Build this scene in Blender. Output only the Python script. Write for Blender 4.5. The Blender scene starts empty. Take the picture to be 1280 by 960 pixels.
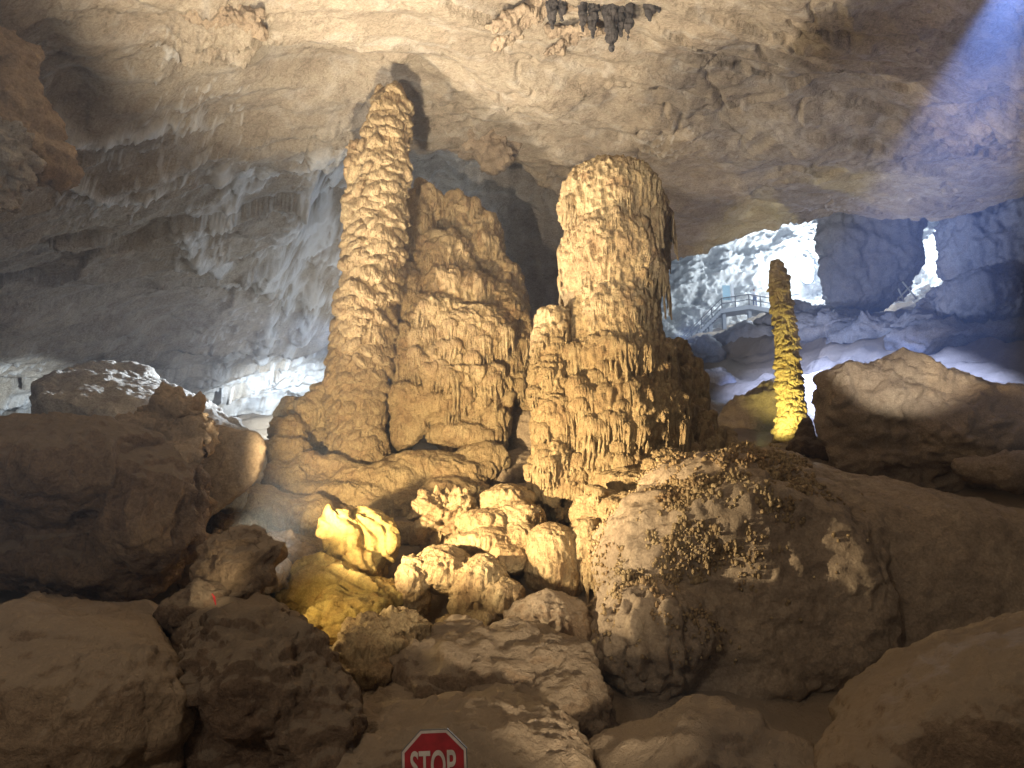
import bpy, bmesh, math, random
import numpy as np
from mathutils import Vector, Matrix

C = bpy.context.scene
COL = C.collection
random.seed(7)
RNG = np.random.default_rng(11)

# ------------------------------------------------------------------ camera
F, PITCH = 960.0, math.radians(12)
CP, SP = math.cos(PITCH), math.sin(PITCH)
cam_d = bpy.data.cameras.new('camera')
cam_d.sensor_width = 36
cam_d.lens = 36 * F / 1280
cam_d.clip_end = 500
cam = bpy.data.objects.new('camera', cam_d)
COL.objects.link(cam)
cam.rotation_euler = (math.pi / 2 + PITCH, 0, 0)
C.camera = cam


def at(px, py, Y):
    """point of the cave seen at photo pixel (px, py), Y metres in front of the viewpoint"""
    dx, dy = (px - 640) / F, (480 - py) / F
    yd, zd = CP - dy * SP, SP + dy * CP
    t = Y / yd
    return np.array([dx * t, Y, zd * t])


def mpp(py, Y):
    dy = (480 - py) / F
    return Y / (CP - dy * SP) / F


# ------------------------------------------------------------------ world, exposure
w = bpy.data.worlds.new('World')
C.world = w
w.use_nodes = True
nt = w.node_tree
bg = nt.nodes['Background']
bg.inputs[0].default_value = (1.0, 0.84, 0.70, 1)
bg.inputs[1].default_value = 0.10
C.view_settings.view_transform = 'Standard'
C.view_settings.look = 'None'
C.view_settings.gamma = 1
C.view_settings.exposure = 0.2
C.cycles.max_bounces = 5
C.cycles.diffuse_bounces = 3
C.cycles.glossy_bounces = 2
C.cycles.volume_bounces = 0
C.cycles.use_denoising = True
C.cycles.caustics_reflective = False
C.cycles.caustics_refractive = False


# ------------------------------------------------------------------ lamps of the show cave and added fill lamps
def lamp(name, loc, target, power, color, angle=None, blend=0.4, radius=0.12):
    if angle is None:
        l = bpy.data.lights.new(name, 'POINT')
    else:
        l = bpy.data.lights.new(name, 'SPOT')
        l.spot_size = math.radians(angle)
        l.spot_blend = blend
    l.energy = power
    l.color = color
    l.shadow_soft_size = radius
    o = bpy.data.objects.new(name, l)
    COL.objects.link(o)
    o.location = loc
    if target is not None:
        o.rotation_euler = (Vector(target) - Vector(loc)).to_track_quat('-Z', 'Y').to_euler()
    return o


WARM = (1.0, 0.75, 0.42)
LA = (-3.0, 8.4, 0.12)
lamp('floodlight_hollow', LA, (1.5, 13.0, 2.6), 4700, WARM, 80, 1.0, 0.07)
lamp('floodlight_column', (-3.0, 8.4, 0.15), (-2.0, 15.5, 3.0), 3500, WARM, 50, 0.8, 0.07)
lamp('floodlight_boulder', (-2.85, 8.25, -0.25), (2.6, 9.8, 1.0), 1500, (1.0, 0.80, 0.52), 58, 0.8, 0.07)
lamp('floodlight_rocks', (-2.8, 8.4, -0.3), (-1.0, 9.3, -1.2), 85, (1.0, 0.74, 0.34), 132, 0.7, 0.06)
lamp('floodlight_path', (1.6, 3.4, -1.7), (-2.2, 15.0, 3.0), 1300, (1.0, 0.82, 0.58), 46, 0.9, 0.1)
lamp('ceiling_floodlight', (-5.8, 11.6, 1.45), (2.2, 13.8, 10.0), 6500, (1.0, 0.86, 0.68), 82, 0.8, 0.08)
lamp('roof_floodlight', (-2.5, 8.2, -0.3), (-2.1, 12.4, 11.0), 9500, (1.0, 0.83, 0.58), 66, 0.9, 0.12)
lamp('path_floodlight', (-3.2, -1.0, -1.5), (0.8, 6.6, 11.0), 8500, (1.0, 0.90, 0.78), 78, 0.35, 0.05)
lamp('floodlight_block', (-2.45, 7.1, -0.5), (-4.3, 8.3, 0.7), 48, (1.0, 0.80, 0.50), 100, 1.0, 0.06)
lamp('rear_floodlight_low', at(447, 410, 20.5), (-8.0, 14.8, 3.0), 9500, (0.76, 0.87, 1.0), 48, 0.6, 0.12)
lamp('rear_floodlight_wall', at(440, 500, 20.5), at(350, 548, 30), 16000, (0.72, 0.85, 1.0), 42, 0.8, 0.12)
lamp('rear_floodlight_far_left', at(95, 500, 17.5), at(0, 548, 25), 3000, (0.72, 0.86, 1.0), 44, 0.8, 0.12)
lamp('front_fill_lamp', (-3.6, -2.6, 3.2), None, 620, (1.0, 0.86, 0.70), None, 0, 0.45)  # added fill behind the camera to lift the dark foreground
lamp('far_boulder_floodlight', (3.2, 2.6, -0.3), at(1128, 408, 17.5), 11500, (1.0, 0.92, 0.82), 15, 0.42, 0.04)
lamp('stalagmite_uplight', at(948, 560, 20.2), at(982, 480, 22), 1700, (1.0, 0.90, 0.28), 62, 0.8, 0.08)
lamp('back_floodlight', at(1003, 342, 58), None, 5500, (0.72, 0.86, 1.0), None, 0, 0.9)
lamp('back_floodlight_wall', at(1004, 335, 71), None, 5500, (0.80, 0.90, 1.0), None, 0, 0.6)
lamp('ridge_fill_lamp', at(845, 425, 31), at(1120, 290, 46), 10500, (0.56, 0.68, 1.0), 74, 1.0, 0.3)  # added cool fill for the far pillars and ridge
lamp('back_floodlight_small', at(1186, 318, 67), None, 3200, (0.78, 0.9, 1.0), None, 0, 0.5)
lamp('rear_floodlight', at(585, 500, 24), at(380, 360, 25), 850, (0.72, 0.84, 1.0), 140, 0.5, 0.15)
lamp('rear_floodlight_side', at(640, 560, 21), at(560, 430, 19), 900, (0.75, 0.86, 1.0), 150, 0.5, 0.15)
lamp('blue_beam_lamp', at(1290, -85, 11.0), at(1105, 470, 26), 190000, (0.34, 0.48, 1.0), 33, 0.5, 0.1)

# ------------------------------------------------------------------ noise
_P = RNG.permutation(256).astype(np.int32)
_P = np.concatenate([_P, _P, _P])
_G = RNG.normal(size=(256, 3))
_G = (_G / np.linalg.norm(_G, axis=1)[:, None]).astype(np.float32)


def noise(p):
    p = np.asarray(p, dtype=np.float32)
    i = np.floor(p).astype(np.int32)
    f = p - i
    i &= 255
    u = f * f * f * (f * (f * 6 - 15) + 10)
    out = 0
    for a in (0, 1):
        wa = u[:, 0] if a else 1 - u[:, 0]
        ha = _P[(i[:, 0] + a) & 255]
        for b in (0, 1):
            wb = u[:, 1] if b else 1 - u[:, 1]
            hb = _P[(ha + i[:, 1] + b) & 255]
            for c in (0, 1):
                wc = u[:, 2] if c else 1 - u[:, 2]
                g = _G[_P[(hb + i[:, 2] + c) & 255]]
                d = g[:, 0] * (f[:, 0] - a) + g[:, 1] * (f[:, 1] - b) + g[:, 2] * (f[:, 2] - c)
                out = out + wa * wb * wc * d
    return out * 1.6


def fbm(p, octv=4, gain=0.5, lac=2.03, off=0.0):
    p = np.asarray(p, dtype=np.float32) + off
    s, a = 0, 1.0
    for k in range(octv):
        s = s + a * noise(p)
        p = p * lac + 17.3
        a *= gain
    return s


def ridged(p, octv=4, gain=0.5, off=0.0):
    p = np.asarray(p, dtype=np.float32) + off
    s, a = 0, 1.0
    for k in range(octv):
        s = s + a * (1 - 2 * np.abs(noise(p)))
        p = p * 2.07 + 9.1
        a *= gain
    return s * 0.5


def worley(p, seed=0):
    p = np.asarray(p, dtype=np.float32)
    i = np.floor(p).astype(np.int32)
    f = p - i
    best = np.full(len(p), 9.0, np.float32)
    sec = best.copy()
    for a in (-1, 0, 1):
        for b in (-1, 0, 1):
            for c in (-1, 0, 1):
                h = _P[(_P[(_P[(i[:, 0] + a + seed) & 255] + i[:, 1] + b) & 255] + i[:, 2] + c) & 255]
                q = _G[h] * 0.5 + 0.5
                d = (a + q[:, 0] - f[:, 0]) ** 2 + (b + q[:, 1] - f[:, 1]) ** 2 + (c + q[:, 2] - f[:, 2]) ** 2
                sec = np.minimum(sec, np.maximum(best, d))
                best = np.minimum(best, d)
    return np.sqrt(best), np.sqrt(sec)


def chisel(p, seed=0):
    """every cell a tilted plane of its own: broken, faceted stone"""
    p = np.asarray(p, dtype=np.float32)
    i = np.floor(p).astype(np.int32)
    f = p - i
    best = np.full(len(p), 9.0, np.float32)
    out = np.zeros(len(p), np.float32)
    for a in (-1, 0, 1):
        for b in (-1, 0, 1):
            for c in (-1, 0, 1):
                h = _P[(_P[(_P[(i[:, 0] + a + seed) & 255] + i[:, 1] + b) & 255] + i[:, 2] + c) & 255]
                q = _G[h] * 0.5 + 0.5
                o = np.stack([f[:, 0] - a - q[:, 0], f[:, 1] - b - q[:, 1], f[:, 2] - c - q[:, 2]], 1)
                d = (o ** 2).sum(1)
                t = (_G[(h * 7 + 13) & 255] * o).sum(1) + 0.35 * _G[(h * 3 + 5) & 255][:, 0]
                m = d < best
                out = np.where(m, t, out)
                best = np.where(m, d, best)
    return out


def smooth(x, a, b):
    t = np.clip((x - a) / (b - a), 0, 1)
    return t * t * (3 - 2 * t)


def quant(x, n, sharp=0.22):
    """plates with steep edges between them"""
    y = x * n
    k = np.floor(y)
    return (k + smooth(y - k, 0.5 - sharp, 0.5 + sharp)) / n


# ------------------------------------------------------------------ mesh helpers
def mesh_from(name, v, quads=None, tris=None):
    me = bpy.data.meshes.new(name)
    v = np.asarray(v, dtype=np.float32)
    me.vertices.add(len(v))
    me.vertices.foreach_set('co', v.ravel())
    parts, starts, n = [], [], 0
    if quads is not None and len(quads):
        q = np.asarray(quads, dtype=np.int32)
        parts.append(q.ravel())
        starts.append(np.arange(len(q)) * 4)
        n += q.size
    if tris is not None and len(tris):
        t = np.asarray(tris, dtype=np.int32)
        parts.append(t.ravel())
        starts.append(n + np.arange(len(t)) * 3)
        n += t.size
    me.loops.add(n)
    me.loops.foreach_set('vertex_index', np.concatenate(parts))
    st = np.concatenate(starts).astype(np.int32)
    me.polygons.add(len(st))
    me.polygons.foreach_set('loop_start', st)
    me.update(calc_edges=True)
    me.validate()
    me.shade_smooth()
    return me


def get_v(me):
    a = np.empty(len(me.vertices) * 3, np.float32)
    me.vertices.foreach_get('co', a)
    return a.reshape(-1, 3)


def get_n(me):
    a = np.empty(len(me.vertices) * 3, np.float32)
    me.vertex_normals.foreach_get('vector', a)
    return a.reshape(-1, 3)


def set_v(me, v):
    me.vertices.foreach_set('co', np.asarray(v, np.float32).ravel())
    me.update()


def attr(me, name, val):
    a = me.attributes.new(name, 'FLOAT', 'POINT')
    a.data.foreach_set('value', np.asarray(val, np.float32))


def props(o, label=None, cat=None, group=None, kind=None):
    if label: o['label'] = label
    if cat: o['category'] = cat
    if group: o['group'] = group
    if kind: o['kind'] = kind
    return o


def link(name, me, mat, parent=None, recentre=True):
    o = bpy.data.objects.new(name, me)
    COL.objects.link(o)
    if mat is not None and not me.materials:
        me.materials.append(mat)
    if parent is not None:
        o.parent = parent
        off = np.array(parent.location)
        if recentre:
            v = get_v(me)
            set_v(me, v - off)
    elif recentre:
        v = get_v(me)
        c = np.array([(v[:, 0].min() + v[:, 0].max()) / 2, (v[:, 1].min() + v[:, 1].max()) / 2, v[:, 2].min()])
        set_v(me, v - c)
        o.location = c
    return o


def empty(name, loc):
    o = bpy.data.objects.new(name, None)
    COL.objects.link(o)
    o.location = [float(a) for a in loc]
    o.empty_display_size = 0.3
    return o


DETAIL = 1.36


class Prim:
    """collects closed primitives that are then fused into one stone body"""
    def __init__(self):
        self.v, self.f, self.n = [], [], 0

    def add(self, v, f):
        self.v.append(np.asarray(v, float))
        self.f += [tuple(i + self.n for i in q) for q in f]
        self.n += len(v)

    def ball(self, c, r, rot=None, e=1.0, seg=20, ring=12):
        th = np.linspace(0, math.pi, ring + 1)[1:-1]
        ph = np.linspace(0, 2 * math.pi, seg, endpoint=False)
        se = lambda x: np.sign(x) * np.abs(x) ** e
        v = [[0, 0, 1]]
        for t in th:
            for p in ph:
                v.append([se(math.sin(t)) * se(math.cos(p)), se(math.sin(t)) * se(math.sin(p)), se(math.cos(t))])
        v.append([0, 0, -1])
        v = np.array(v) * np.array(r)
        if rot is not None:
            M = np.array(Matrix.Rotation(rot, 3, 'Y'))
            v = v @ M.T
        f = []
        for k in range(seg):
            f.append((0, 1 + k, 1 + (k + 1) % seg))
        for j in range(ring - 2):
            for k in range(seg):
                a, b = 1 + j * seg + k, 1 + j * seg + (k + 1) % seg
                f.append((a, a + seg, b + seg, b))
        L = len(v) - 1
        o = 1 + (ring - 2) * seg
        for k in range(seg):
            f.append((L, o + (k + 1) % seg, o + k))
        self.add(v + np.array(c), f)

    def tube(self, pts, rad, seg=10):
        pts = [Vector([float(q) for q in p]) for p in pts]
        v, f = [], []
        n = len(pts)
        for i, p in enumerate(pts):
            d = (pts[min(i + 1, n - 1)] - pts[max(i - 1, 0)]).normalized()
            q = d.to_track_quat('Z', 'Y')
            for k in range(seg):
                a = 2 * math.pi * k / seg
                v.append(list(p + q @ Vector((math.cos(a) * rad[i], math.sin(a) * rad[i], 0))))
        for i in range(n - 1):
            for k in range(seg):
                a, b = i * seg + k, i * seg + (k + 1) % seg
                f.append((a, b, b + seg, a + seg))
        f.append(tuple(reversed(range(seg))))
        f.append(tuple((n - 1) * seg + k for k in range(seg)))
        self.add(v, f)

    def box(self, c, s, rotz=0.0):
        x, y, z = [q / 2 for q in s]
        v = np.array([[-x, -y, -z], [x, -y, -z], [x, y, -z], [-x, y, -z], [-x, -y, z], [x, -y, z], [x, y, z], [-x, y, z]])
        if rotz:
            v = v @ np.array(Matrix.Rotation(rotz, 3, 'Z')).T
        self.add(v + np.array(c), [(0, 3, 2, 1), (4, 5, 6, 7), (0, 1, 5, 4), (1, 2, 6, 5), (2, 3, 7, 6), (3, 0, 4, 7)])

    def hull(self, pts):
        bm = bmesh.new()
        for p in pts:
            bm.verts.new([float(q) for q in p])
        bmesh.ops.convex_hull(bm, input=bm.verts)
        bmesh.ops.delete(bm, geom=[q for q in bm.verts if not q.link_faces], context='VERTS')
        bmesh.ops.recalc_face_normals(bm, faces=bm.faces)
        bm.verts.index_update()
        self.add([list(q.co) for q in bm.verts], [tuple(x.index for x in fc.verts) for fc in bm.faces])
        bm.free()

    def raw(self, name):
        me = bpy.data.meshes.new(name)
        me.from_pydata(np.concatenate(self.v).tolist(), [], self.f)
        me.update()
        return me

    def fuse(self, name, voxel, smooth_it=4, levels=1):
        me = self.raw('tmp')
        if levels:
            voxel *= DETAIL
            smooth_it = max(1, int(round(smooth_it / DETAIL ** 1.5)))
        o = bpy.data.objects.new('tmp', me)
        COL.objects.link(o)
        m = o.modifiers.new('r', 'REMESH')
        m.mode = 'VOXEL'
        m.voxel_size = voxel * (2 if levels else 1)
        m.adaptivity = 0
        if smooth_it:
            s = o.modifiers.new('s', 'SMOOTH')
            s.factor = 0.5
            s.iterations = smooth_it
        if levels:
            sb = o.modifiers.new('b', 'SUBSURF')
            sb.levels = sb.render_levels = levels
        dg = bpy.context.evaluated_depsgraph_get()
        ev = bpy.data.meshes.new_from_object(o.evaluated_get(dg))
        bpy.data.objects.remove(o)
        bpy.data.meshes.remove(me)
        ev.name = name
        ev.shade_smooth()
        return ev


def blob(P, px, py, Y, rx, ry, d=None, rot=0.0, e=1.0):
    """ellipsoid whose outline is rx by ry photo pixels, d metres deep (half)"""
    m = mpp(py, Y)
    P.ball(at(px, py, Y), (rx * m, (rx * m if d is None else d), ry * m), rot, e)


def slab(P, outline, Y, depth, top_back=0.0, bulge=0.4, jitter=0.0):
    """rock whose front outline is given in photo pixels; own thickness behind, a bulged front"""
    pts = []
    cx = sum(o[0] for o in outline) / len(outline)
    cy = sum(o[1] for o in outline) / len(outline)
    for o in outline:
        yy = Y + (o[2] if len(o) > 2 else 0)
        p = at(o[0], o[1], yy)
        pts.append(p)
        q = at(cx + (o[0] - cx) * 0.8, cy + (o[1] - cy) * 0.7, Y)
        pts.append([q[0], Y - bulge, q[2]])
        pts.append([at(cx + (o[0] - cx) * 0.86, cy, Y + depth)[0], Y + depth, p[2] * 0.93 + 0.07 * at(cx, cy, Y)[2] - top_back])
    P.hull(pts)


# ------------------------------------------------------------------ displacement recipes (all in metres, on real geometry)
def rock_disp(me, amp=0.1, size=1.0, plates=0.0, flute=0.0, fl_size=0.12, fine=0.012, seed=0.0, strata=None, pits=0.0, facet=0.0, crack=0.03):
    v, n = get_v(me), get_n(me)
    q = v / size
    d = amp * fbm(q, 4, 0.5, off=seed)
    if plates:
        d += plates * quant(fbm(q * np.array([1, 1, 1.7]), 3, 0.45, off=seed + 5), 3.0)
    if strata is not None:
        ax, per, a = strata
        ax = np.array(ax) / np.linalg.norm(ax)
        s = v @ ax / per + 1.3 * noise(v / size * 0.8 + seed) + 0.5 * noise(v / size * 2.3 + seed)
        fr = s - np.floor(s)
        d += a * (smooth(fr, 0, 0.75) - smooth(fr, 0.82, 1.0)) * (0.5 + 0.8 * noise(v / size * 1.6 + 33))
    if facet:
        k_ = int(seed) % 97
        d += facet * 1.1 * chisel(v / (size * 0.8) + 0.22 * fbm(v / (size * 0.8), 2, off=seed)[:, None], k_)
        d += facet * 0.40 * chisel(v / (size * 0.30) + 0.3 * fbm(v / (size * 0.4), 2, off=seed + 3)[:, None], k_ + 3)
    if crack:
        cw = np.abs(noise(v / size * 0.9 + seed + 70) + 0.3 * noise(v / size * 3.1 + seed))
        d -= crack * (1 - smooth(cw, 0.0, 0.045)) * smooth(noise(v / size * 0.7 + 8), -0.2, 0.3)
    d += fine * 2.2 * fbm(v / 0.22, 2, 0.6, off=seed + 40)
    if flute:
        m = np.array([1, 1, 0.10]) / fl_size
        d += flute * (1 - 2 * np.abs(noise(v * m + 0.6 * noise(v / 0.5)[:, None]))) * smooth(1 - np.abs(n[:, 2]), 0.2, 0.7)
        m2 = np.array([1, 1, 0.14]) / (fl_size * 0.42)
        d += flute * 0.4 * noise(v * m2) * smooth(1 - np.abs(n[:, 2]), 0.2, 0.7)
    if pits:
        f1, f2 = worley(v / 0.09 + seed)
        d -= pits * smooth(0.55 - f1, 0, 0.4) * smooth(fbm(v / 0.8, 2, off=seed + 2), -0.1, 0.5)
    if fine:
        d += fine * fbm(v / 0.09, 3, 0.6, off=seed)
        d += fine * 1.2 * ridged(v / 0.25, 3, off=seed) * smooth(noise(v / 0.9 + seed), -0.2, 0.5)
    set_v(me, v + n * np.asarray(d)[:, None])


def flowstone_disp(me, scal=0.1, period=0.32, lobes=0.5, flute=0.03, fl_size=0.1, amp=0.08, fine=0.012, seed=0.0, mask=None):
    """overlapping lips of flowstone: rounded brows with creases between, fluted by drips"""
    v, n = get_v(me), get_n(me)
    side = smooth(1 - np.abs(n[:, 2]), 0.05, 0.5)
    lob = np.abs(noise(v * np.array([1, 1, 0.25]) / lobes + seed)) * 2.2
    lob2 = np.abs(noise(v * np.array([1, 1, 0.5]) / (lobes * 0.45) + seed + 9))
    s = v[:, 2] / period + 1.5 * noise(v / 1.1 + seed) + lob + 0.9 * lob2
    fr = s - np.floor(s)
    row = np.floor(s)
    amp_row = 0.65 + 0.5 * noise(np.stack([row * 3.17, v[:, 0] / 0.6, v[:, 1] / 0.6], 1))
    prof = smooth(fr, 0.0, 0.16) * (1 - 0.9 * fr ** 1.7)
    d = scal * prof * amp_row * (0.3 + 0.7 * side)
    d += amp * fbm(v / 0.7, 3, off=seed)
    mm = np.array([1, 1, 0.12]) / fl_size
    d += flute * (1 - 2 * np.abs(noise(v * mm + 0.5 * noise(v / 0.4)[:, None]))) * side
    d += flute * 0.8 * noise(v / (fl_size * 1.1) + seed)
    m3 = np.array([1, 1, 0.14]) / (fl_size * 0.5)
    d += flute * 0.55 * (1 - 2 * np.abs(noise(v * m3 + seed))) * side
    d += fine * fbm(v / 0.07, 3, 0.6)
    if mask is not None:
        d = d * mask(v)
    set_v(me, v + n * np.asarray(d)[:, None])


# ------------------------------------------------------------------ materials
def stone(name, c1, c2, c3, scale=1.0, rough=0.82, bump=0.5, crust=None, spots=0.25, stretch=(1, 1, 1), fine=26.0, dust=None, ribs=0.0):
    m = bpy.data.materials.new(name)
    m.use_nodes = True
    t = m.node_tree
    N, L = t.nodes, t.links
    b = N['Principled BSDF']
    tc = N.new('ShaderNodeTexCoord')
    mp = N.new('ShaderNodeMapping')
    mp.inputs['Scale'].default_value = stretch
    L.new(tc.outputs['Object'], mp.inputs[0])

    def nz(sc, det=5, ro=0.6, dist=0.0, src=mp):
        x = N.new('ShaderNodeTexNoise')
        x.inputs['Scale'].default_value = sc
        x.inputs['Detail'].default_value = det
        x.inputs['Roughness'].default_value = ro
        x.inputs['Distortion'].default_value = dist
        L.new(src.outputs[0], x.inputs['Vector'])
        return x

    def ramp(src, a, bb, ca=(0, 0, 0, 1), cb=(1, 1, 1, 1)):
        r = N.new('ShaderNodeValToRGB')
        r.color_ramp.elements[0].position = a
        r.color_ramp.elements[1].position = bb
        r.color_ramp.elements[0].color = ca
        r.color_ramp.elements[1].color = cb
        L.new(src, r.inputs[0])
        return r

    def mix(fac, a, bb, mode='MIX', f=None):
        x = N.new('ShaderNodeMix')
        x.data_type = 'RGBA'
        x.blend_type = mode
        if f is not None:
            x.inputs[0].default_value = f
        else:
            L.new(fac, x.inputs[0])
        for s, val in ((6, a), (7, bb)):
            if isinstance(val, tuple):
                x.inputs[s].default_value = val
            else:
                L.new(val, x.inputs[s])
        return x.outputs[2]

    n1 = nz(0.45 * scale, 4, 0.6, 0.8)
    n2 = nz(1.7 * scale, 6, 0.65, 0.6)
    n3 = nz(fine * scale, 4, 0.7)
    n4 = nz(5.5 * scale, 5, 0.7, 1.2)
    r1 = ramp(n1.outputs[0], 0.42, 0.58)
    r2 = ramp(n2.outputs[0], 0.45, 0.68)
    col = mix(r1.outputs[0], (*c1, 1), (*c2, 1))
    col = mix(r2.outputs[0], col, (*c3, 1))
    sp = ramp(n4.outputs[0], 0.50, 0.66, (1, 1, 1, 1), (1 - spots, 1 - spots * 1.1, 1 - spots * 1.2, 1))
    col = mix(None, col, sp.outputs[0], 'MULTIPLY', 1.0)
    f3 = ramp(n3.outputs[0], 0.3, 0.72, (0.62, 0.60, 0.57, 1), (1.28, 1.27, 1.25, 1))
    col = mix(None, col, f3.outputs[0], 'MULTIPLY', 0.8)
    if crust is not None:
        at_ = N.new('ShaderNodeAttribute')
        at_.attribute_name = 'crust'  # mineral crust mask that also carries painted rear lamp light
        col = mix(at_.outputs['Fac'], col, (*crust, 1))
    if dust is not None:
        ge = N.new('ShaderNodeNewGeometry')
        sx = N.new('ShaderNodeSeparateXYZ')
        L.new(ge.outputs['Normal'], sx.inputs[0])
        ad = N.new('ShaderNodeMath')
        ad.operation = 'MULTIPLY_ADD'
        ad.inputs[1].default_value = 0.9
        L.new(n4.outputs[0], ad.inputs[0])
        L.new(sx.outputs['Z'], ad.inputs[2])
        rd = ramp(ad.outputs[0], 0.85, 1.25, (0, 0, 0, 1), (0.75, 0.75, 0.75, 1))
        col = mix(rd.outputs[0], col, (*dust, 1))
    L.new(col, b.inputs['Base Color'])
    rr = ramp(n2.outputs[0], 0.3, 0.7, (rough - 0.14,) * 3 + (1,), (rough + 0.08,) * 3 + (1,))
    L.new(rr.outputs[0], b.inputs['Roughness'])
    b.inputs['Specular IOR Level'].default_value = 0.35
    nb = nz(9 * scale, 8, 0.72, 0.4)
    add = N.new('ShaderNodeMath')
    add.operation = 'MULTIPLY_ADD'
    add.inputs[1].default_value = 0.35
    L.new(n3.outputs[0], add.inputs[0])
    L.new(nb.outputs[0], add.inputs[2])
    bp = N.new('ShaderNodeBump')
    bp.inputs['Strength'].default_value = bump
    bp.inputs['Distance'].default_value = 0.22
    L.new(add.outputs[0], bp.inputs['Height'])
    last = bp
    if ribs:
        mr = N.new('ShaderNodeMapping')
        mr.inputs['Scale'].default_value = (1, 1, 0.14)
        L.new(tc.outputs['Object'], mr.inputs[0])
        nr = nz(17, 3, 0.6, 0.3, mr)
        b2 = N.new('ShaderNodeBump')
        b2.inputs['Strength'].default_value = ribs
        b2.inputs['Distance'].default_value = 0.12
        L.new(nr.outputs[0], b2.inputs['Height'])
        L.new(bp.outputs[0], b2.inputs['Normal'])
        last = b2
    L.new(last.outputs[0], b.inputs['Normal'])
    return m


def plain(name, col, rough=0.5, metal=0.0, emit=None, strength=0, lo=0.72):
    m = bpy.data.materials.new(name)
    m.use_nodes = True
    N, L = m.node_tree.nodes, m.node_tree.links
    b = N['Principled BSDF']
    nz = N.new('ShaderNodeTexNoise')
    nz.inputs['Scale'].default_value = 14
    nz.inputs['Detail'].default_value = 4
    r = N.new('ShaderNodeValToRGB')
    r.color_ramp.elements[0].position = 0.35
    r.color_ramp.elements[0].color = (*[c * lo for c in col], 1)
    r.color_ramp.elements[1].color = (*[min(1, c * 1.08) for c in col], 1)
    tc = N.new('ShaderNodeTexCoord')
    L.new(tc.outputs['Object'], nz.inputs['Vector'])
    L.new(nz.outputs[0], r.inputs[0])
    L.new(r.outputs[0], b.inputs['Base Color'])
    b.inputs['Roughness'].default_value = rough
    b.inputs['Metallic'].default_value = metal
    if emit:
        b.inputs['Emission Color'].default_value = (*emit, 1)
        b.inputs['Emission Strength'].default_value = strength
    return m


M = {
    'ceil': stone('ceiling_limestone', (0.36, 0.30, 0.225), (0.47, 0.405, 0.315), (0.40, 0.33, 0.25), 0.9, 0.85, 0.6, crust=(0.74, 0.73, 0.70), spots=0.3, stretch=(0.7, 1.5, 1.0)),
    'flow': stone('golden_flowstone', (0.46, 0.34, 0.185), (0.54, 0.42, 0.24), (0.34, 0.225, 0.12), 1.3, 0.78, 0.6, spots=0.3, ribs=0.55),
    'brown': stone('brown_limestone', (0.19, 0.13, 0.085), (0.29, 0.21, 0.14), (0.23, 0.155, 0.10), 1.1, 0.72, 0.75, spots=0.4, dust=(0.30, 0.235, 0.165)),
    'mud': stone('mud_coated_rock', (0.28, 0.20, 0.13), (0.36, 0.27, 0.175), (0.22, 0.15, 0.095), 1.2, 0.75, 0.65, spots=0.38, dust=(0.36, 0.28, 0.195)),
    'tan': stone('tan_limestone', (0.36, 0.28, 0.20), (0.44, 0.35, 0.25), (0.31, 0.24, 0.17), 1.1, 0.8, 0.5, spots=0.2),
    'yellow': stone('yellow_calcite', (0.46, 0.34, 0.11), (0.52, 0.41, 0.16), (0.46, 0.30, 0.10), 1.8, 0.75, 0.5, spots=0.2),
    'grey': stone('grey_limestone', (0.27, 0.26, 0.27), (0.36, 0.35, 0.36), (0.31, 0.28, 0.27), 0.6, 0.85, 0.6, spots=0.2),
    'pale': stone('pale_calcite', (0.62, 0.64, 0.64), (0.70, 0.72, 0.72), (0.55, 0.57, 0.58), 0.6, 0.7, 0.8, spots=0.2),
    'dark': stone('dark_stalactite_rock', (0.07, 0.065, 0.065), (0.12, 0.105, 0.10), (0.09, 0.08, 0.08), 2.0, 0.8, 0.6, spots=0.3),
    'palecap': stone('weathered_top_limestone', (0.40, 0.38, 0.34), (0.50, 0.48, 0.44), (0.34, 0.30, 0.26), 1.4, 0.8, 0.6, spots=0.2),
}


# ------------------------------------------------------------------ smooth surfaces through measured points
def rbf(pts):
    """thin-plate surface z(x, y) through measured points"""
    A = np.array(pts, float)
    xy, z = A[:, :2] / 10.0, A[:, 2]
    n = len(A)

    def U(r2):
        return np.where(r2 > 1e-12, r2 * np.log(np.maximum(r2, 1e-12)) * 0.5, 0)
    K = U(((xy[:, None] - xy[None]) ** 2).sum(-1)) + np.eye(n) * 0.01
    Pm = np.hstack([np.ones((n, 1)), xy])
    S = np.block([[K, Pm], [Pm.T, np.zeros((3, 3))]])
    wts = np.linalg.solve(S, np.concatenate([z, np.zeros(3)]))

    def f(x, y):
        q = np.stack([x, y], -1) / 10.0
        out = np.zeros(len(q))
        for s in range(0, len(q), 60000):
            c = q[s:s + 60000]
            r2 = ((c[:, None] - xy[None]) ** 2).sum(-1)
            out[s:s + 60000] = U(r2) @ wts[:n] + wts[n] + c @ wts[n + 1:]
        return out
    return f


def fan(us, ys):
    """rows along y, columns fanning out so that far rows are wider"""
    U_, Y_ = np.meshgrid(us, ys)
    X = U_ * np.maximum(Y_, 12)
    nu, ny = len(us), len(ys)
    idx = np.arange(nu * ny).reshape(ny, nu)
    q = np.stack([idx[:-1, :-1], idx[:-1, 1:], idx[1:, 1:], idx[1:, :-1]], -1).reshape(-1, 4)
    return U_.ravel(), X.ravel(), Y_.ravel(), q


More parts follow.
